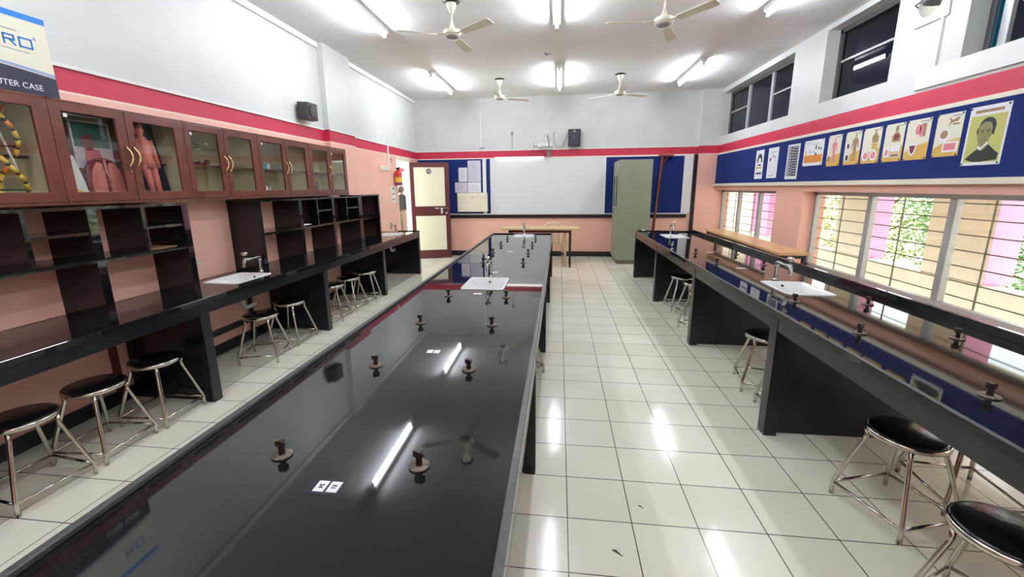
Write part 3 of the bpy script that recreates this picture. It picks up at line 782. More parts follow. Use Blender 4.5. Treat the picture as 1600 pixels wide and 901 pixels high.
text_mesh('lettering', '\u00ae', .022, M['cyanp'], t, frame_M((BX + .001, 2.225, 2.366), (0, 1, 0), (0, 0, 1)), .0003)
text_mesh('lettering', 'UTER CASE', .042, M['paper'], t, frame_M((BX + .0012, 2.112, 2.113), (0, 1, 0), (0, 0, 1)), .0004)
MB().prism([(2.06 - ya, 2.288), (2.19 - ya, 2.284), (2.19 - ya, 2.288), (2.06 - ya, 2.292)], 0, .0008, K).build('tag_line', M['greyink'], t)
MB().prism([(2.07 - ya, 2.384), (2.15 - ya, 2.382), (2.15 - ya, 2.388), (2.07 - ya, 2.390)], 0, .0008, K).build('tag_line', M['greyink'], t)

# ------------------------------------------------------------------ stools
def make_stool():
    t = thing('stool', '', 'stool', (0, 0, 0), group='round black-topped steel stools')
    SH = .43
    MB().lathe([(0, SH - .022), (.138, SH - .022), (.143, SH - .012), (.142, SH - .004), (.132, SH + .002), (0, SH + .005)], 36).build('seat', M['vinyl'], t, local=True)
    MB().lathe([(.140, SH - .030), (.151, SH - .030), (.153, SH - .016), (.150, SH - .006), (.1435, SH - .003), (.1425, SH - .014)], 36, cap=False).build('seat_rim', M['chrome'], t, local=True)
    h = .165; a = .098
    for sx in (-1, 1):
        for sy in (-1, 1):
            MB().tube([(sx * a, sy * a, SH - .024), (sx * a, sy * a, .355), (sx * (a + .003), sy * (a + .003), .342), (sx * (h - .003), sy * (h - .003), .085), (sx * h, sy * h, .07), (sx * h, sy * h, 0.0)], .0105, 10).build('leg', M['chrome'], t, local=True)
    for s in (-1, 1):
        MB().tube([(-h, s * h, .068), (h, s * h, .068)], .0075, 8).build('rung', M['chrome'], t, local=True)
        MB().tube([(s * h, -h, .068), (s * h, h, .068)], .0075, 8).build('rung', M['chrome'], t, local=True)
    return t
st0 = make_stool()
SP = [(-2.745, 1.671, -7, 'under the left wall counter, nearest the camera'),
      (-2.755, 2.05, 3, 'under the left wall counter, second from the camera'),
      (-2.75, 2.44, 2, 'against the first support panel of the left wall counter'),
      (-2.748, 3.506, 15.5, 'below the first sink of the left wall counter'),
      (-2.77, 3.98, -1, 'just beyond the one below the first sink, left counter'),
      (-2.745, 4.76, 10, 'in the third bay of the left wall counter, nearest of three'),
      (-2.74, 5.19, 0, 'in the third bay of the left wall counter, middle of three'),
      (-2.70, 5.60, 12, 'in the third bay of the left wall counter, farthest of three'),
      (1.615, 1.99, 16.7, 'at the right bench, wholly visible in the foreground aisle'),
      (1.49, 1.385, 30, 'at the lower right corner, nearest of all'),
      (2.02, 2.14, -5, 'pushed deep under the right bench behind the foreground one'),
      (1.605, 3.345, -12.7, 'at the right bench just beyond the near support panel'),
      (1.635, 2.93, 12, 'mostly hidden behind the near support panel of the right bench'),
      (1.585, 5.57, 2, 'farthest one at the right bench'),
      (1.64, 5.19, 1, 'second farthest at the right bench'),
      (1.56, 4.68, 20, 'at the right bench just behind the second support panel'),
      (-.345, 3.42, 45, 'under the centre bench with one foot showing in the aisle')]
for i, (x, y, r, lb) in enumerate(SP):
    lb = 'black-seated steel stool ' + lb
    if i == 0:
        st0.location = (x, y, 0); st0.rotation_euler = (0, 0, math.radians(r)); st0['label'] = lb
    else: dup(st0, (x, y, 0), math.radians(r), lb)

# pipes and rails under counters
tag(MB().tube([(XL + .03, 3.982, ZL_ - .033), (XL + .03, 3.982, .30), (XL + .03, 3.982, 0)], .022, 10).build('waste_pipe', M['pipe']), 'dark vertical pipe on the wall below the first sink of the left counter', 'pipe')
tag(MB().box(XL, XL + .03, 2.55, 2.59, .10, ZL_ - .03).build('wall_batten', M['redbar']), 'dark red vertical batten on the wall left of the first support panel', 'batten')
tag(MB().box(XL, XL + .03, 2.72, 4.29, .195, .25).build('wall_rail', M['pipe']), 'dark rail low on the pink wall under the left counter', 'rail')
t = thing('gas_pipe', 'red-brown gas pipe with a chrome end under the right bench, beyond the near panel', 'pipe', (1.42, 3.3, .60))
MB().tube([(1.42, 2.70, .655), (1.42, 3.55, .655)], .013, 8).build('pipe', M['redbar'], t)
MB().tube([(1.42, 3.55, .655), (1.42, 3.62, .655)], .02, 8).build('end_cap', M['chrome'], t)
t = thing('gas_pipe', 'red-brown gas pipe under the right bench above the foreground stools', 'pipe', (1.40, 1.6, .60))
MB().tube([(1.38, 1.05, .665), (1.38, 2.36, .665)], .013, 8).build('pipe', M['redbar'], t)
MB().lathe([(.02, 0), (.02, .02)], 12, Matrix.Translation((1.38, 2.36, .66))).build('bracket', M['disc'], t)

# ------------------------------------------------------------------ back wall: boards
def board(x0, x1, z0, z1, m_, label, name='notice_board', frame='white', fw=.022):
    t = thing(name, label, 'board', ((x0 + x1) / 2, YB, z0))
    MB().box(x0 + fw * .5, x1 - fw * .5, YB - .016, YB - .001, z0 + .004, z1 - .004).build('panel', M[m_], t)
    f = MB().box(x0, x0 + fw, YB - .022, YB - .0005, z0, z1).box(x1 - fw, x1, YB - .022, YB - .0005, z0, z1)
    f.box(x0 + fw, x1 - fw, YB - .022, YB - .0005, z1 - .012, z1)
    f.build('frame', M[frame], t, bevel=.002)
    return t
t = thing('notice_board', 'blue felt notice board behind the open door, holding paper sheets', 'board', (-2.5, YB, .972))
MB().box(XL + .02, -1.72, YB - .014, YB - .001, .973, 2.18).build('panel', M['blue'], t)
MB().box(-1.722, -1.64, YB - .024, YB - .001, .973, 2.18).build('side_frame', M['white'], t, bevel=.002)
MB().box(XL + .09, -1.722, YB - .02, YB - .001, 2.18, 2.19).build('top_frame', M['white'], t)
tag(MB().box(-1.638, -1.552, YB - .014, YB - .001, .973, 2.18).build('felt_strip', M['blue']), 'narrow blue felt strip left of the whiteboard', 'board')
board(-1.55, .995, .974, 2.184, 'board', 'large white writing board on the back wall', 'whiteboard', 'white', .03)
t = thing('notice_board', 'empty blue felt notice board behind the steel cupboard and the leaning timber', 'board', (1.8, YB, .972))
MB().box(1.0, 2.615, YB - .014, YB - .001, .973, 2.168).build('panel', M['blue'], t)
MB().box(2.615, 2.80, YB - .020, YB - .001, .973, 2.185).build('side_frame', M['white'], t, bevel=.002)
MB().box(1.0, 2.615, YB - .02, YB - .001, 2.168, 2.182).build('top_frame', M['white'], t)
# sheets
for (x0, x1, z0, z1, lb, mm) in ((-2.06, -1.765, 1.685, 2.15, 'tall lilac tinted printed sheet, upper right on the blue notice board', 'paperv'), (-2.275, -2.075, 1.69, 2.0, 'white printed sheet, upper left on the blue notice board', 'paper'),
                             (-2.368, -2.08, 1.45, 1.675, 'wide printed sheet, lower left above the cream letter box', 'paperv'), (-2.07, -1.768, 1.45, 1.675, 'wide printed sheet, lower right above the cream letter box', 'paper')):
    t = thing('notice_sheet', lb, 'paper', ((x0 + x1) / 2, YB - .015, z0), group='sheets on the blue notice board')
    MB().box(x0, x1, YB - .0175, YB - .0155, z0, z1).build('paper', M[mm], t)
    q = MB(); n = int((z1 - z0) / .03); rr = random.Random(int(x0 * 100))
    for i in range(2, n):
        z = z1 - i * .03
        q.box(x0 + .03, x0 + .03 + (x1 - x0 - .06) * rr.uniform(.5, 1), YB - .0182, YB - .0178, z, z + .005)
    q.build('print_lines', M['greyink'], t)
# letter box
t = thing('suggestion_box', 'cream metal letter box with a small lock below the paper sheets', 'box', (-1.95, 9.70, 1.0))
MB().box(-2.30, -1.61, 9.655, YB - .025, 1.02, 1.44).build('body', M['cream'], t, bevel=.012, bseg=3)
MB().box(-2.30, -1.61, 9.648, 9.70, 1.355, 1.445).build('lid', M['cream'], t, bevel=.008, bseg=3)
MB().tube([(-1.95, 9.649, 1.34), (-1.95, 9.643, 1.34)], .012, 12).build('lock', M['dark'], t)
# board lamp
def tube_light(name, label, L, rot=None):
    t = thing(name, label, 'light', (0, 0, 0), group='fluorescent tube lights')
    MB().box(-.042, .042, -L / 2 - .02, L / 2 + .02, -.055, 0).build('housing', M['white'], t, local=True, bevel=.004)
    for s in (-1, 1): MB().box(-.018, .018, s * (L / 2 + .005) - .012, s * (L / 2 + .005) + .012, -.105, -.045).build('lamp_holder', M['lg'], t, local=True, bevel=.003)
    MB().tube([(0, -L / 2, -.088), (0, L / 2, -.088)], .0135, 12).build('lamp_tube', M['tube'], t, local=True)
    return t
TL = [(-2.15, 4.87, 1.30, 'left row, nearer of the two in view'), (-2.15, 8.13, 1.36, 'left row, farther one near the back wall'), (-.06, 4.87, 1.30, 'middle row, nearer of the two in view'),
      (-.03, 8.13, 1.36, 'middle row, farther one near the back wall'), (2.24, 4.87, 1.30, 'right row, nearer of the two in view'), (2.17, 8.13, 1.36, 'right row, farther one near the windows')]
for x, y, L, lb in TL:
    tl = tube_light('tube_light', 'lit white fluorescent tube on the ceiling, ' + lb, L); tl.location = (x, y, ZC)
for x in (-2.15, -.05, 2.2):
    for y, nm in ((1.6, 'above the camera'), (-1.6, 'behind the camera')):
        tl = tube_light('tube_light', 'fluorescent tube on the ceiling %s, %s row' % (nm, 'left' if x < -1 else 'middle' if x < 1 else 'right'), 1.3); tl.location = (x, y, ZC)
t = thing('board_light', 'slim tube light along the top of the whiteboard', 'light', (-.75, YB - .07, 2.19))
MB().box(-1.45, -.34, YB - .05, YB, 2.19, 2.215).build('housing', M['white'], t, bevel=.003)
MB().tube([(-1.42, YB - .055, 2.182), (-.36, YB - .055, 2.182)], .009, 10).build('lamp_tube', mat('board_lamp', (255, 250, 248), .5, emit=4.0), t)

# fans -------------------------------------------------------------------
def make_fan(label, blade_rot=0):
    t = thing('ceiling_fan', label, 'fan', (0, 0, 0), group='cream ceiling fans')
    MB().lathe([(.085, 0), (.09, -.006), (.0, -.012)], 20).build('ceiling_plate', M['dark'], t, local=True)
    MB().lathe([(.052, -.018), (.053, -.03), (.045, -.06), (.024, -.105), (.014, -.12), (.0, -.12)], 24).build('canopy', M['fan'], t, local=True)
    MB().tube([(0, 0, -.10), (0, 0, -.26)], .010, 10).build('rod', M['fan'], t, local=True)
    MB().lathe([(.010, -.19), (.016, -.21), (.034, -.262), (.040, -.272), (.085, -.278), (.094, -.288), (.094, -.315), (.090, -.322), (.084, -.322), (.082, -.334), (.078, -.338), (0, -.338)], 32).build('motor', M['fan'], t, local=True)
    MB().lathe([(.072, -.338), (.06, -.348), (.03, -.352), (0, -.352)], 28).build('cap', M['grey'], t, local=True)
    for k in range(3):
        T = Matrix.Rotation(blade_rot + 2 * PI * k / 3, 4, 'Z')
        b = MB(); n = 8; vs = []
        for i in range(n + 1):
            r = .16 + .42 * i / n; wd = .040 + .016 * i / n
            if i == n: wd *= .8
            zz = -.322
            vs += [(r, -wd, zz + .010), (r, wd, zz - .010), (r, wd, zz - .014), (r, -wd, zz + .006)]
        fs = []
        for i in range(n):
            for j in range(4): fs.append((i * 4 + j, i * 4 + (j + 1) % 4, (i + 1) * 4 + (j + 1) % 4, (i + 1) * 4 + j))
        fs += [(0, 1, 2, 3), (n * 4 + 3, n * 4 + 2, n * 4 + 1, n * 4)]
        b.add(vs, fs, False, T)
        b.build('blade', M['fan'], t, local=True)
        MB().box(.08, .20, -.016, .016, -.320, -.314, T).build('blade_arm', M['fan'], t, local=True)
    return t
for x, y, r, lb in ((-1.155, 4.88, 3.55, 'left side, nearer the camera'), (1.005, 4.86, 1.2, 'right side, nearer the camera'), (-1.10, 8.20, 2.6, 'left side, far end of the room'), (1.02, 8.20, .5, 'right side, far end of the room'),
                    (-1.1, 1.5, .9, 'left side, above the camera'), (1.0, 1.5, .3, 'right side, above the camera')):
    f = make_fan('cream ceiling fan on a short rod, ' + lb, r); f.location = (x, y, ZC)

# ------------------------------------------------------------------ speakers, projector
t = thing('wall_speaker', 'black loudspeaker on the left wall above the red stripe', 'speaker', (XL, 5.5, 2.42))
MB().prism([(-3.2, 5.20), (-3.085, 5.25), (-3.075, 5.44), (-3.2, 5.48)], 2.405, 2.605).build('cabinet', M['black'], t, bevel=.006)
MB().prism(rrect(5.28, 5.42, 2.43, 2.585, .06), -.004, .008, frame_M((-3.347, 0, 0), (0.05, 1, 0), (0, 0, 1))).build('grille', M['dark'], t, bevel=.003)
MB().box(XL, XL + .07, 5.32, 5.37, 2.46, 2.54).build('bracket', M['dark'], t)
t = thing('wall_speaker', 'black loudspeaker on the back wall right of the projector', 'speaker', (.29, YB, 2.4))
MB().box(.165, .425, 9.60, 9.74, 2.405, 2.745).build('cabinet', M['black'], t, bevel=.008)
MB().prism(rrect(.185, .405, 2.43, 2.725, .02), 0, .004, frame_M((0, 9.60, 0), (1, 0, 0), (0, 0, 1))).build('grille', M['navy'], t)
MB().prism(circ(.295, 2.70, .022), .004, .008, frame_M((0, 9.60, 0), (1, 0, 0), (0, 0, 1))).build('badge', M['grey'], t)
MB().prism(circ(.295, 2.58, .006, .012), .004, .008, frame_M((0, 9.60, 0), (1, 0, 0), (0, 0, 1))).build('mark', M['grey'], t)
MB().box(.25, .34, 9.74, YB, 2.50, 2.62).build('bracket', M['grey'], t)
t = thing('projector', 'white projector on a wall arm above the whiteboard', 'projector', (-.32, 9.55, 2.38))
MB().box(-.478, -.165, 9.40, 9.62, 2.375, 2.475).build('body', M['lg'], t, bevel=.012, bseg=3)
MB().box(-.46, -.19, 9.396, 9.401, 2.385, 2.43).build('port_panel', M['paper'], t)
q = MB()
for x in (-.40, -.37, -.34, -.31, -.25, -.22): q.box(x, x + .014, 9.392, 9.397, 2.395, 2.412)
q.build('ports', M['dark'], t)
MB().tube([(-.30, 9.52, 2.475), (-.30, 9.52, 2.56), (-.30, YB, 2.72)], .018, 10).build('wall_arm', M['white'], t)
MB().box(-.34, -.26, YB - .02, YB, 2.67, 2.75).build('wall_plate', M['white'], t)
MB().tube([(-.30, 9.75, 2.68), (-.27, 9.5, 2.60), (-.24, 9.42, 2.50), (-.235, 9.39, 2.42), (-.24, 9.39, 2.38)], .008, 8).build('cable', M['black'], t)
MB().box(-.56, -.478, 9.60, 9.66, 2.40, 2.415).box(-.57, -.56, 9.6, 9.66, 2.39, 2.48).build('side_arm', M['grey'], t)
tag(MB().tube([(.16, 9.72, 2.66), (.10, 9.76, 2.55), (.06, 9.765, 2.43), (.0, 9.765, 2.385), (-.08, 9.765, 2.40), (-.13, 9.765, 2.50), (-.14, 9.77, 2.66), (-.12, 9.775, 2.72)], .006, 8).build('speaker_cable', M['grey']), 'grey cable looping between the projector and the back wall speaker', 'cable')
tag(MB().box(-.325, -.195, YB - .03, YB, 2.30, 2.325).prism([(-.30, 2.19), (-.27, 2.19), (-.25, 2.23), (-.24, 2.23), (-.21, 2.19), (-.18, 2.19), (-.225, 2.32), (-.28, 2.32)], 0, .02, frame_M((0, YB, 0), (1, 0, 0), (0, 0, 1))).build('metal_bracket', M['grey']), 'grey metal bracket on the red stripe under the projector', 'bracket')
t = thing('wall_hook', 'thin grey hook and drop cord on the white back wall above the whiteboard', 'hook', (-1.05, YB, 2.39))
MB().tube([(-1.05, YB - .008, 2.72), (-1.05, YB - .008, 2.39)], .005, 6).build('cord', M['grey'], t)
MB().lathe([(.02, 0), (.028, .03), (.018, .055), (.006, .065)], 10, Matrix.Translation((-1.05, YB - .03, 2.68))).build('hook', M['grey'], t)
tag(MB().box(-1.755, -1.725, YB - .02, YB, 2.44, ZC).build('wall_conduit', M['white']), 'white vertical conduit on the back wall above the blue board', 'conduit')
tag(MB().box(-1.78, -1.66, YB - .025, YB - .005, 2.40, 2.425).build('conduit_end', M['grey']), 'short dark grey cable end at the foot of the back wall conduit', 'cable')

# ------------------------------------------------------------------ door and doorway
struct(MB().box(XL - .105, XL + .006, 8.47, 8.51, 0, 2.19).box(XL - .105, XL + .006, 8.51, 9.225, 2.11, 2.19).box(XL - .105, XL + .006, 9.225, 9.29, 0, 2.19).build('trim_12', M['cream']))
t = thing('door_1', None, None, (-3.225, 9.22, 0), math.radians(18.5), kind='structure')
W_ = .835
cells('y', -.035, 0, 0, W_, .005, 2.10, [(.075, W_ - .10, .19, .955), (.075, W_ - .10, 1.165, 2.0)]).build('leaf', M['brown'], t, local=True, bevel=.003)
MB().box(.075, W_ - .10, -.028, -.006, .19, .955).build('lower_panel', M['yel'], t, local=True)
MB().box(.075, W_ - .10, -.028, -.006, 1.165, 2.0).build('upper_panel', M['yel'], t, local=True)
nb = MB().prism(circ(.40, 1.915, .055, .055, 24), 0, .006, frame_M((0, -.028, 0), (1, 0, 0), (0, 0, 1))).build('number_plate', M['black'], t, local=True)
o = text_mesh('number', '53', .075, M['paper'], None, frame_M((.40, -.0355, 1.915), (1, 0, 0), (0, 0, 1)), .0006, .0012); o.parent = nb
MB().tube([(.50, -.045, 1.12), (.78, -.045, 1.12)], .008, 8).box(.54, .57, -.05, -.035, 1.10, 1.14).box(.74, .80, -.05, -.035, 1.10, 1.14).build('bolt', M['tapm'], t, local=True)
MB().box(.63, .67, -.052, -.036, 1.0, 1.13).build('padlock_hasp', M['lg'], t, local=True, bevel=.004)
MB().tube([(.755, -.036, 1.01), (.755, -.05, 1.01)], .022, 14).build('lock_cylinder', M['tapm'], t, local=True)
# wall fittings near the door
t = thing('switch_board', 'cream switch board on the pink left wall before the doorway', 'switch', (XL, 7.87, 1.89))
MB().box(XL, XL + .025, 7.66, 8.09, 1.885, 1.965).build('plate', M['cream'], t, bevel=.003)
q = MB()
for i in range(7): q.box(XL + .025, XL + .031, 7.69 + .054 * i, 7.72 + .054 * i, 1.905, 1.945)
q.build('switches', M['white'], t, bevel=.002)
tag(MB().box(XL, XL + .02, 8.06, 8.10, 1.965, 2.36).build('wall_conduit', M['white']), 'white vertical conduit rising from the switch board to the red stripe', 'conduit')
t = thing('fire_sign', 'small red and white fire sign above the extinguisher', 'sign', (XL, 8.23, 2.02))
MB().box(XL, XL + .003, 8.17, 8.30, 2.02, 2.145).build('plate', M['boxcream'], t)
MB().prism([(8.19, 2.035), (8.28, 2.035), (8.28, 2.13), (8.19, 2.13)], 0, .002, frame_M((XL + .003, 0, 0), (0, 1, 0), (0, 0, 1))).build('red_field', M['red'], t)
MB().prism([(8.215, 2.05), (8.235, 2.05), (8.24, 2.11), (8.215, 2.11)], .002, .003, frame_M((XL + .003, 0, 0), (0, 1, 0), (0, 0, 1))).prism([(8.25, 2.05), (8.265, 2.05), (8.265, 2.075), (8.25, 2.075)], .002, .003, frame_M((XL + .003, 0, 0), (0, 1, 0), (0, 0, 1))).build('pictogram', M['paper'], t)
t = thing('fire_extinguisher', 'red fire extinguisher with yellow label hung beside the doorway', 'extinguisher', (XL + .08, 8.36, 1.61))
MB().lathe([(.06, 0), (.068, .01), (.07, .03), (.07, .24), (.055, .275), (.022, .295), (.02, .31)], 20, Matrix.Translation((XL + .08, 8.36, 1.61))).build('cylinder', M['red'], t)
MB().lathe([(.0712, .06), (.0712, .16)], 20, Matrix.Translation((XL + .08, 8.36, 1.61)), cap=False).build('yellow_label', M['yellow'], t)
MB().lathe([(.0714, .012), (.0714, .055)], 20, Matrix.Translation((XL + .08, 8.36, 1.61)), cap=False).build('purple_band', M['purple'], t)
MB().box(XL + .05, XL + .11, 8.34, 8.38, 1.92, 1.96).tube([(XL + .08, 8.36, 1.94), (XL + .12, 8.33, 1.965), (XL + .15, 8.31, 1.95)], .009, 8).build('valve_head', M['dark'], t)
for z0, z1, i, mm in ((1.505, 1.60, 0, 'yellow'), (1.40, 1.50, 1, 'greyink'), (1.295, 1.395, 2, 'greyink')):
    t = thing('notice_sheet', 'small notice on the left wall below the extinguisher, %s of three' % ('top', 'middle', 'bottom')[i], 'paper', (XL, 8.24, z0), group='notices below the extinguisher')
    MB().box(XL, XL + .002, 8.15, 8.345, z0, z1).build('paper', M['paper'], t)
    MB().prism(circ(8.245, (z0 + z1) / 2, .03) if i == 0 else [(8.18, z0 + .03), (8.30, z0 + .03), (8.30, z1 - .03), (8.18, z1 - .03)], 0, .001, frame_M((XL + .002, 0, 0), (0, 1, 0), (0, 0, 1))).build('print', M['ink'] if i == 0 else M[mm], t)

# ------------------------------------------------------------------ teacher's table and chair
t = thing('desk', 'light wood desk with black metal legs in front of the whiteboard', 'desk', (-.37, 8.57, 0))
MB().box(-1.137, .399, 8.31, 8.83, .737, .77).build('top', M['beech'], t, bevel=.003)
for x in (-.98, .205):
    for y in (8.36, 8.78): MB().box(x, x + .035, y - .017, y + .018, 0, .736).build('leg', M['dark'], t)
    MB().box(x, x + .035, 8.377, 8.763, .14, .17).build('side_rail', M['dark'], t)
MB().box(-.945, .205, 8.762, 8.79, .19, .22).build('foot_rail', M['dark'], t)
MB().box(-.945, .205, 8.36, 8.385, .68, .7365).build('apron', M['brown'], t)
t = thing('plastic_chair', 'beige moulded plastic armchair behind the desk', 'chair', (-.13, 8.80, 0))
cxh = -.13
q = MB()   # seat
pts = [(cxh - .24, 8.58), (cxh + .24, 8.58), (cxh + .225, 9.0), (cxh - .225, 9.0)]
MB().prism(pts, .405, .43).build('seat', M['plast'], t, bevel=.01, bseg=3)
out = [(cxh + .27 * math.cos(a), .55 + .28 * math.sin(a)) for a in [PI * i / 18 for i in range(19)]]
T = frame_M((0, 9.08, 0), (1, 0, 0), (0, .18, 1))
rim = MB().tube([(cxh - .215, 8.99, .42)] + [(cxh + .25 * math.cos(a), 9.02 + .10 * (z_ - .42) * 1.2, z_) for a, z_ in [(PI - PI * i / 16, .60 + .215 * math.sin(PI * i / 16)) for i in range(17)]] + [(cxh + .215, 8.99, .42)], .02, 8)
rim.build('back_rim', M['plast'], t)
bk = MB()
for i in range(5):
    x = cxh - .13 + .065 * i
    bk.box(x - .018, x + .018, 9.02, 9.032, .43, .70)
bk.prism([(cxh - .23, .66)] + [(cxh + .24 * math.cos(a), .60 + .205 * math.sin(a)) for a in [PI - .3 - (PI - .6) * i / 12 for i in range(13)]] + [(cxh + .23, .66)], -.012, 0, frame_M((0, 9.055, 0), (1, 0, 0), (0, 0, 1)))
bk.build('back_slats', M['plast'], t)
for s in (-1, 1):
    MB().tube([(cxh + s * .27, 8.53, 0), (cxh + s * .25, 8.60, .64), (cxh + s * .25, 8.62, .665)], [.02, .026, .026], 8).build('leg', M['plast'], t)
    MB().tube([(cxh + s * .22, 9.06, 0), (cxh + s * .20, 8.98, .41)], [.016, .024], 8).build('leg', M['plast'], t)
    MB().tube([(cxh + s * .25, 8.58, .665), (cxh + s * .262, 8.75, .675), (cxh + s * .25, 9.04, .66)], [.024, .028, .022], 8).build('armrest', M['plast'], t)

# ------------------------------------------------------------------ steel cupboard
t = thing('steel_cupboard', 'tall green-grey steel cupboard right of the whiteboard', 'cupboard', (1.46, 9.18, 0))
MB().box(1.155, 1.785, 8.80, 9.57, .085, 2.055).build('body', M['steel'], t, bevel=.006)
MB().box(1.175, 1.775, 8.815, 9.55, 0, .085).build('plinth', M['steeld'], t)
for a, b, hy in ((8.812, 9.178, 9.15), (9.186, 9.556, 9.22)):
    d = cells('x', 1.138, 1.155, a, b, .10, 2.04, [(a + .09, b - .09, 1.15, 1.75)]).build('door', M['steel'], t, bevel=.003)
    MB().box(1.144, 1.148, a + .09, b - .09, 1.15, 1.75).build('glass_pane', M['dkglass'], d)
    MB().tube([(1.138, hy, 1.0), (1.118, hy, 1.01), (1.118, hy, 1.10), (1.138, hy, 1.11)], .006, 8).build('handle', M['tapm'], d)
MB().box(1.134, 1.138, 8.83, 8.87, 1.93, 1.99).build('sticker', M['paper'], t)
# leaning timber
t = thing('wooden_post', 'reddish timber post with a short top arm leaning on the right notice board', 'post', (1.97, 9.62, 0))
MB().tube([(1.975, 9.56, 0), (2.15, 9.70, 2.17)], .034, 4).build('post', M['polew'], t)
MB().box(2.08, 2.37, 9.665, 9.735, 2.155, 2.192).build('top_arm', M['polew'], t, bevel=.003)
MB().tube([(2.135, 9.70, 1.97), (2.27, 9.70, 2.16)], .018, 4).build('brace', M['polew'], t)
# long side table by the windows
t = thing('side_table', 'long narrow table with orange wood top between the right bench and the far window', 'table', (2.70, 6.575, 0), math.radians(-2.2))
MB().box(-.165, .165, -1.44, 1.44, .762, .795).build('top', M['teak'], t, local=True, bevel=.003)
for sx in (-1, 1):
    for sy in (-1, 0, 1): MB().box(sx * .13 - .018, sx * .13 + .018, sy * 1.38 - .018, sy * 1.38 + .018, 0, .762).build('leg', M['dark'], t, local=True)
    MB().box(sx * .13 - .012, sx * .13 + .012, -1.362, 1.362, .715, .762).build('rail', M['dark'], t, local=True)
for sy in (-1, 1): MB().box(-.112, .112, sy * 1.38 - .012, sy * 1.38 + .012, .72, .762).build('end_rail', M['dark'], t, local=True)

# ------------------------------------------------------------------ blue board with posters on the right wall
tag(MB().box(XR - .018, XR - .0005, 1.0, 9.714, 1.587, 2.163).build('felt_board', M['blue']), 'long blue felt board on the right wall above the windows', 'board')
XP = XR - .0185
def poster(label, name, yl, yr, z0, z1, shapes, base='paper', tilt=0.0, pins=True, name_cat='poster'):
    """yl far edge, yr near edge ; shape coordinates 0..1 from the far (left) edge and from the bottom"""
    t = thing(name, label, name_cat, (XP, (yl + yr) / 2, z0), group='posters on the blue board')
    W = yl - yr; H = z1 - z0
    K = frame_M((XP - .001, yl, z0), (0, -1, 0), (0, 0, 1)) @ Matrix.Rotation(tilt, 4, 'Z')
    MB().prism([(0, 0), (W, 0), (W, H), (0, H)], -.0008, .001, K).build('sheet', M[base], t)
    lay = .001
    for m_, pl in shapes:
        lay += .00025
        q = MB()
        for p in (pl if isinstance(pl[0][0], (tuple, list)) else [pl]):
            q.prism([(x * W, y * H) for x, y in p], .001, lay, K)
        q.build('print', M[m_], t)
    if pins:
        q = MB()
        for x, y in ((.04, .97), (.95, .97), (.04, .03), (.95, .03)):
            q.lathe([(.007, 0), (.006, .005), (0, .006)], 8, K @ Matrix.Translation((x * W, y * H, lay)))
        q.build('pins', M['black'], t)
    return t
R = lambda x0, x1, y0, y1: [(x0, y0), (x1, y0), (x1, y1), (x0, y1)]
poster('narrow white sheet with a dark arch drawing, far left of the blue board', 'poster', 7.86, 7.58, 1.645, 2.10,
       [('ink', [(x, y) for x, y in circ(.52, .58, .34, .30, 12, 0, PI)] + [(x, y) for x, y in circ(.52, .56, .20, .18, 12, 0, PI)][::-1]), ('ink', [R(.32, .72, .46, .51)]), ('tanp', [R(.15, .85, .36, .42)]), ('ink', [R(.15, .9, .16, .22)])], pins=False, tilt=.01)
dots = [circ(.5 + .33 * math.cos(a), .45 + .27 * math.sin(a), .035, .022, 8) for a in [2 * PI * i / 14 for i in range(14)]]
poster('white sheet with a ring of small drawings, near the far end of the blue board', 'poster', 7.43, 7.11, 1.65, 2.104, [('greyink', dots), ('maroon', circ(.27, .62, .08, .06, 8)), ('green', [circ(.55, .72, .05, .04, 6), circ(.72, .68, .05, .03, 6)]), ('greyink', [R(.2, .8, .84, .86), R(.2, .7, .08, .10)])], pins=False)
fish = [R(.30, .42, .12 + .085 * i, .17 + .085 * i) for i in range(10)] + [R(.46, .86, .10 + .075 * i, .14 + .075 * i) for i in range(11)]
poster('grey bordered sheet of dark paired bars, third from the far end of the blue board', 'poster', 6.85, 6.53, 1.626, 2.10, [('greyink', R(.08, .92, .08, .95)), ('ink', fish)], pins=False, tilt=-.01)
poster('landscape white chart with sketches over an orange band on the blue board', 'poster', 6.418, 5.978, 1.786, 2.106, [('orangep', R(.04, .96, .12, .42)), ('greyink', [R(.08, .3, .88, .9), R(.4, .75, .82, .84), R(.3, .36, .5, .6), R(.5, .56, .5, .58)]), ('darko', [circ(.62, .70, .035, .09, 8), circ(.76, .66, .03, .07, 8), circ(.88, .62, .035, .06, 8), circ(.64, .44, .04, .07, 8)]), ('yellow', [circ(.12, .52, .05, .09, 8)])])
def chart(label, yl, yr, shapes, z0=1.76, z1=2.118):
    poster(label, 'anatomy_poster', yl, yr, z0, z1, [('tanp', [(0, 0), (1, 0), (1, .42), (.6, .36), (.3, .30), (0, .20)]), ('boxcream', [(0, .20), (.3, .30), (.6, .36), (1, .42), (1, .99), (0, .99)]), ('greyink', [R(.55, .93, .92, .945)])] + shapes)
def fig(cx, y0, h):
    s = h
    return [circ(cx, y0 + .93 * s, .05, .05 * 1, 10), [(cx - .16, y0 + .80 * s), (cx - .05, y0 + .86 * s), (cx + .05, y0 + .86 * s), (cx + .16, y0 + .80 * s), (cx + .24, y0 + .48 * s), (cx + .19, y0 + .48 * s), (cx + .11, y0 + .70 * s), (cx + .10, y0 + .52 * s), (cx + .12, y0), (cx + .04, y0), (cx, y0 + .45 * s), (cx - .04, y0), (cx - .12, y0), (cx - .10, y0 + .52 * s), (cx - .11, y0 + .70 * s), (cx - .19, y0 + .48 * s), (cx - .24, y0 + .48 * s)]]
chart('anatomy chart with a full pink body figure, farthest of the charts', 5.89, 5.64, [('pinkp', fig(.52, .12, .78)), ('brownp', circ(.17, .25, .10, .10, 10))])
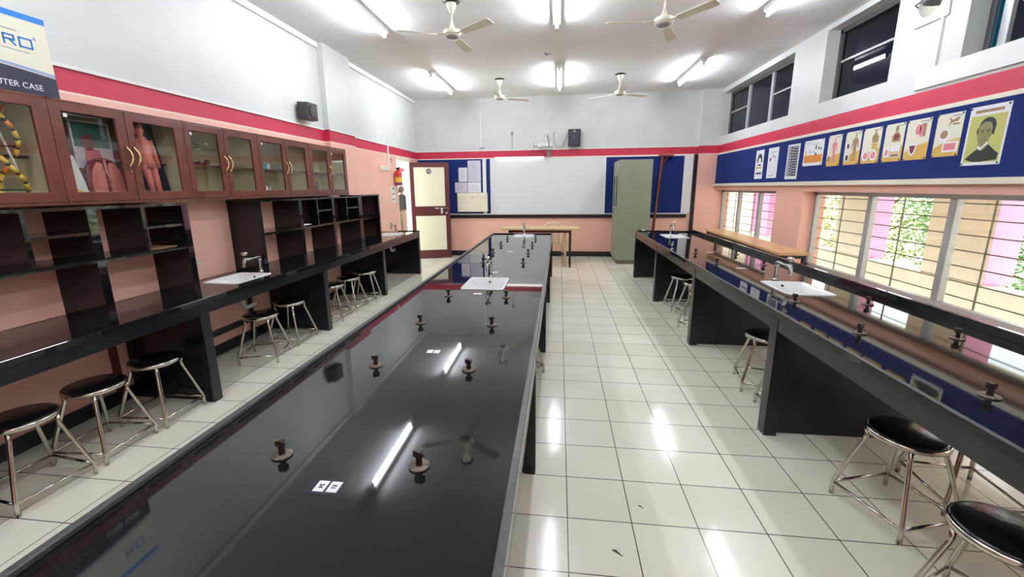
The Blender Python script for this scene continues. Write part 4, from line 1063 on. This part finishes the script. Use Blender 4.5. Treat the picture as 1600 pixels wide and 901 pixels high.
chart('anatomy chart with a brown body figure and two ovals, second of the charts', 5.565, 5.305, [('brownp', fig(.66, .10, .82)), ('paper', [circ(.22, .57, .13, .12), circ(.22, .22, .15, .13)]), ('darko', [circ(.22, .57, .08, .08), circ(.22, .22, .09, .09)])])
chart('anatomy chart with a bust and two inset ovals below, third of the charts', 5.27, 5.003, [('brownp', [[(.55, .58), (.85, .58), (.88, .72), (.72, .84), (.72, .93), (.64, .93), (.64, .84), (.50, .74)]]), ('tanp', R(.54, .86, .40, .56)), ('paper', [circ(.26, .22, .18, .15), circ(.70, .22, .20, .15)]), ('pinkp', [circ(.26, .22, .12, .10), circ(.70, .22, .14, .10)])])
chart('anatomy chart with a dark chested torso and pale insets, fourth of the charts', 4.953, 4.702, [('brownp', [circ(.60, .86, .09, .07), [(.42, .52), (.84, .52), (.84, .66), (.68, .78), (.54, .78), (.40, .66)]]), ('maroon', circ(.62, .64, .14, .08)), ('paper', [R(.10, .36, .12, .38), R(.42, .90, .10, .22), R(.42, .90, .26, .42)]), ('pinkp', circ(.22, .25, .08, .09)), ('brownp', [R(.46, .86, .12, .2)])])
chart('anatomy chart with a throat and a red organ inset, fifth of the charts', 4.675, 4.408, [('brownp', [R(.62, .82, .56, .88)]), ('pinkp', [circ(.50, .74, .12, .13), [(.58, .56), (.72, .56), (.66, .88), (.56, .84)]]), ('paper', [[(.14, .40), (.56, .40), (.50, .18), (.36, .10), (.22, .20)]]), ('maroon', [[(.22, .36), (.50, .36), (.44, .20), (.36, .14), (.28, .22)]])])
chart('anatomy chart with nerve branches and a pink block inset, nearest of the charts', 4.348, 4.094, [('brownp', [[(.42, .92), (.60, .84), (.86, .90), (.80, .80), (.58, .78), (.46, .70), (.52, .82)], R(.62, .86, .72, .76)]), ('paper', [circ(.38, .50, .22, .15), R(.38, .95, .10, .34)]), ('brownp', [circ(.36, .52, .15, .10)]), ('pinkp', [R(.44, .88, .14, .30)])], 1.768, 2.118)
# portrait poster (plain generic sitter)
poster('yellow-green portrait poster of a man in a dark jacket, nearest on the blue board', 'portrait_poster', 4.045, 3.724, 1.682, 2.126,
       [('olive', R(.05, .95, .05, .84)), ('brownp', [R(.14, .84, .885, .935)]),
        ('hairp', [(.10, .10), (.16, .16), (.30, .24), (.42, .30), (.64, .34), (.80, .24), (.92, .18), (.90, .08), (.5, .055), (.3, .06)]),
        ('skinp', [(.36, .28), (.50, .24), (.62, .32), (.62, .42), (.38, .40)]),
        ('paper', [(.36, .29), (.44, .25), (.62, .36), (.60, .40), (.46, .30), (.38, .33)]),
        ('hairp', circ(.52, .64, .21, .16, 20)), ('skinp', [(.31, .60), (.34, .68), (.46, .73), (.60, .71), (.66, .62), (.66, .50), (.60, .42), (.50, .35), (.40, .35), (.33, .42), (.31, .52)]),
        ('hairp', [[(.66, .62), (.72, .60), (.71, .50), (.66, .52)], [(.31, .64), (.27, .60), (.28, .52), (.31, .54)], R(.37, .46, .575, .590), R(.52, .62, .575, .592), circ(.42, .555, .03, .010, 8), circ(.57, .555, .03, .010, 8), [(.47, .48), (.52, .48), (.50, .465)], R(.43, .54, .425, .433)])])
# exhaust fan
t = thing('exhaust_fan', 'wall exhaust fan with bright daylight behind its blades, between the upper windows', 'fan', (XR, 4.65, 2.96))
K = frame_M((XR - .004, 4.65, 3.13), (0, -1, 0), (0, 0, 1))
fr = MB(); N = 24
ro, ri = .20, .135
sq = []; ci = []
for i in range(N):
    a = 2 * PI * i / N + PI / 4
    m_ = max(abs(math.cos(a)), abs(math.sin(a))); sq.append((ro * math.cos(a) / m_ * .92, ro * math.sin(a) / m_ * .92)); ci.append((ri * math.cos(a), ri * math.sin(a)))
vs = [(x, y, 0) for x, y in sq] + [(x, y, 0) for x, y in ci] + [(x, y, .012) for x, y in sq] + [(x, y, .03) for x, y in ci]
fs = []
for i in range(N):
    j = (i + 1) % N
    fs += [(i, j, N + j, N + i), (2 * N + i, 3 * N + i, 3 * N + j, 2 * N + j), (i, 2 * N + i, 2 * N + j, j), (N + i, N + j, 3 * N + j, 3 * N + i)]
fr.add(vs, fs, False, K); fr.build('mounting_plate', M['lg'], t)
MB().lathe([(.0, -.09), (.045, -.085), (.05, -.02), (.045, .05), (.03, .07), (0, .075)], 18, K @ Matrix.Translation((0, 0, .02))).build('motor', M['alumd'], t)
for k in range(3):
    Tm = K @ Matrix.Rotation(2 * PI * k / 3 + .4, 4, 'Z') @ Matrix.Translation((0, 0, -.05)) @ Matrix.Rotation(.35, 4, 'X')
    MB().prism([(.03, -.02), (.12, -.045), (.125, .035), (.03, .02)], -.001, .001, Tm).build('blade', M['brownp'], t)
for s in (-1, 1): MB().tube([K @ Vector((s * .16, -.02, .0)), K @ Vector((s * .12, 0, .07)), K @ Vector((0, 0, .09))], .006, 6).build('support_arm', M['dark'], t)
tag(MB().box(XR - .02, XR, 4.50, 4.525, 2.55, 2.945).build('wall_conduit', M['white']), 'white vertical conduit dropping from the exhaust fan on the right wall', 'conduit')

# ------------------------------------------------------------------ outside
struct(MB().box(XO + .02, 40, -15, 40, -1.2, -1.0).build('ground', M['ground']))
tag(MB().box(5.0, 5.14, -3, 22, -1.0, .31).box(4.98, 5.18, -3, 22, .31, .35).build('parapet', M['beige']), 'beige balcony parapet outside the right windows', 'parapet')
for i, (a, b) in enumerate(((3.60, 4.47), (5.60, 6.50), (7.63, 8.47), (9.67, 10.45), (12.0, 13.8), (1.5, 2.4))):
    t = thing('balcony_pillar', 'beige and pink balcony pillar outside, %s' % ('facing the near edge of the long window', 'behind the second pane from the left of the long window' if False else 'behind the third visible pane of the long window', 'behind the first visible pane of the long window', 'hidden mostly by the window pier', 'seen through the far window', 'beyond the right edge of the photo')[i], 'pillar', (5.15, (a + b) / 2, .35), group='balcony pillars')
    MB().box(5.0, 5.10, a, b, .352, 2.118).build('beige_face', M['beige'], t)
    MB().box(5.0 + .1, 5.30, a - .0, b, .352, 2.118).build('pink_side', M['pink'], t)
    MB().box(5.0, 5.30, a - .006, a - .0005, .352, 2.118).build('pink_reveal', M['pink'], t)
t = thing('balcony_pillar', 'slim pink balcony pillar seen through the far window', 'pillar', (5.15, 11.3, .35), group='balcony pillars')
MB().box(5.0, 5.3, 11.1, 11.45, .352, 2.118).build('shaft', M['pink'], t)
struct(MB().box(XO, 5.45, -3, 22, 2.12, 2.24).build('added_sun_shade', M['beige']))  # unseen slab, set low to shade the balcony and keep sun out
struct(MB().box(XO, 4.5, -3, 22, 3.75, 3.85).build('added_eave', M['beige']))  # unseen eave, added to block the sun above the upper windows
def tree(x, y, h, r, n, lm, label, seed, zb=-1.0):
    rr = random.Random(seed)
    t = thing('tree', label, 'tree', (x, y, zb), group='trees outside the right windows')
    tr = MB().tube([(x, y, zb), (x + .1, y + .1, zb + h * .35), (x - .05, y + .05, zb + h * .7)], [.14, .10, .05], 8)
    for k in range(5):
        a = rr.uniform(0, 6.28); tr.tube([(x + .05, y + .08, zb + h * (.3 + .08 * k)), (x + math.cos(a) * r * .7, y + math.sin(a) * r * .7, zb + h * (.5 + .09 * k))], [.05, .015], 6)
    tr.build('trunk', M['bark'], t)
    q = MB()
    for i in range(n):
        while True:
            p = Vector((rr.uniform(-1, 1), rr.uniform(-1, 1), rr.uniform(-1, 1)))
            if .25 < p.length < 1: break
        c = Vector((x + p.x * r, y + p.y * r, zb + h * .55 + p.z * h * .48)); s = rr.uniform(.035, .075)
        a = Vector((rr.uniform(-1, 1), rr.uniform(-1, 1), rr.uniform(-1, 1))).normalized(); b = a.orthogonal().normalized()
        q.add([c - a * s, c + b * s * .45, c + a * s, c - b * s * .45], [(0, 1, 2, 3)])
    q.build('foliage', M[lm], t)
for i, (x, y, h, r, n, lm, lb) in enumerate(((8.6, 13.0, 3.6, 1.6, 2400, 'leaf2', 'yellow-green tree behind the left edge of the long window'), (8.4, 9.4, 3.7, 1.5, 2300, 'leaf1', 'leafy green tree behind the second visible pane of the long window'),
        (13.0, 11.6, 4.6, 2.0, 2000, 'leaf2', 'pale tree standing behind the others outside the long window'), (7.9, 6.2, 3.6, 1.25, 2200, 'leaf1', 'green bush at the right edge of the long window'), (9.5, 20.0, 3.8, 1.6, 1500, 'leaf2', 'pale tree seen through the far window'))):
    tree(x, y, h, r, int(n * 3.0), lm, lb, 20 + i)
# corridor beyond the doorway
struct(MB().box(-9.0, XL - .2, 8.0, 18, -.12, 0).build('floor_corridor', M['tile']))
struct(MB().box(-9.0, -3.6, 17.0, 17.2, 0, 3.6).build('wall_corridor', M['wall']))
struct(MB().box(-6.2, -3.36, 8.0, 17.0, 3.1, 3.2).build('added_roof_corridor', M['ceil']))  # roof slab added to darken the corridor and the person
# person in the corridor
def person():
    import mathutils
    px, py = PX, PY
    t = thing('person', 'person in a black top and brown trousers standing in the corridor beyond the doorway', 'person', (px, py, 0))
    H = 1.60
    V = {}; vs = []; rs = []; es = []
    def ad(k, x, y, z, r, par=None):
        V[k] = len(vs); vs.append((x, y, z)); rs.append(r)
        if par is not None: es.append((V[par], V[k]))
    ad('pelvis', 0, 0, .90, .125); ad('waist', 0, .0, 1.02, .115, 'pelvis'); ad('chest', 0, .0, 1.20, .135, 'waist'); ad('neckb', 0, 0, 1.33, .06, 'chest'); ad('neck', 0, .01, 1.385, .045, 'neckb'); ad('head1', 0, .015, 1.45, .07, 'neck'); ad('head2', 0, .015, 1.53, .072, 'head1')
    for s, n in ((-1, 'l'), (1, 'r')):
        ad('sh' + n, s * .16, 0, 1.30, .055, 'chest'); ad('el' + n, s * .215, .01, 1.05, .038, 'sh' + n); ad('wr' + n, s * .21, .10, .84, .026, 'el' + n); ad('pa' + n, s * .205, .125, .78, .028, 'wr' + n)
        for i, (dx, L) in enumerate(((-.022, .062), (-.008, .07), (.007, .066), (.021, .052))):
            ad('f%d' % i + n, s * .205 + dx, .137, .742, .0095, 'pa' + n); ad('g%d' % i + n, s * .205 + dx, .142, .742 - L, .008, 'f%d' % i + n)
        ad('t1' + n, s * .205 - s * .03, .15, .775, .010, 'pa' + n); ad('t2' + n, s * .205 - s * .04, .17, .742, .009, 't1' + n)
        ad('hip' + n, s * .09, 0, .83, .095, 'pelvis'); ad('kn' + n, s * .10, .01, .46, .062, 'hip' + n); ad('an' + n, s * .10, -.01, .09, .04, 'kn' + n); ad('toe' + n, s * .11, .13, .03, .035, 'an' + n)
    me = bpy.data.meshes.new('body'); me.from_pydata(vs, es, []); o = bpy.data.objects.new('body', me); C.objects.link(o); o.parent = t
    m_ = o.modifiers.new('skin', 'SKIN'); o.modifiers.new('sub', 'SUBSURF').levels = 1
    sv = me.skin_vertices[0].data
    for i, r in enumerate(rs): sv[i].radius = (r, r * .8); sv[i].use_root = (i == 0)
    me.materials.append(M['skin'])
    MB().sphere((0, 0.0, 1.535), .098, sc3=(.92, 1.05, 1.05)).build('hair', M['hair'], t, local=True)
    MB().sphere((0, -.105, 1.48), .05, sc3=(1, .8, 1.2)).build('hair_bun', M['hair'], t, local=True)
    MB().lathe([(.15, .86), (.155, .98), (.15, 1.05), (.18, 1.20), (.19, 1.30), (.10, 1.36), (.055, 1.38)], 18, Matrix.Diagonal((1.05, .8, 1, 1))).tube([(-.17, 0, 1.30), (-.225, .01, 1.05)], [.068, .052], 10).tube([(.17, 0, 1.30), (.225, .01, 1.05)], [.068, .052], 10).build('black_top', M['shirt'], t, local=True)
    q = MB()
    for s in (-1, 1): q.tube([(s * .085, 0, .92), (s * .095, 0, .80), (s * .10, .01, .46), (s * .10, -.005, .07)], [.11, .115, .085, .075], 12)
    q.build('trousers', M['trous'], t, local=True)
    for s in (-1, 1): MB().sphere((s * .105, .06, .045), .06, sc3=(.75, 2.0, .75)).build('shoe', M['dark'], t, local=True)
    for s in (-1, 1): MB().sphere((s * .03, .105, 1.515), .010).build('eye', M['hair'], t, local=True)
    MB().sphere((0, .112, 1.485), .014, sc3=(.8, 1.2, 1.3)).build('nose', M['skin'], t, local=True)
    return t
PX, PY = -4.86, 13.0
pp = person(); pp.rotation_euler = (0, 0, math.radians(-25))

# scraps on the floor
for i, (x, y, r, lb) in enumerate(((0.273, 1.60, .022, 'dark dry leaf scrap on the floor tiles in the near aisle'), (.423, 1.89, .012, 'tiny dark scrap on the floor tiles beyond the leaf scrap'))):
    q = MB().prism([(x - r, y + r * .5), (x - r * .2, y + r * .6), (x + r, y - r * .9), (x + r * .3, y - r * .4)], .0005, .003)
    tag(q.build('leaf_scrap', M['rust']), lb, 'scrap')

t = thing('ceiling_hook', 'small dark hook with a pale wire end on the ceiling between the middle tubes', 'hook', (-.20, 6.78, ZC))
MB().tube([(-.235, 6.78, ZC), (-.235, 6.78, ZC - .025), (-.21, 6.78, ZC - .035), (-.185, 6.78, ZC - .02)], .006, 6).build('hook', M['black'], t)
MB().tube([(-.185, 6.78, ZC - .02), (-.14, 6.78, ZC - .03)], .003, 6).build('wire', M['grey'], t)
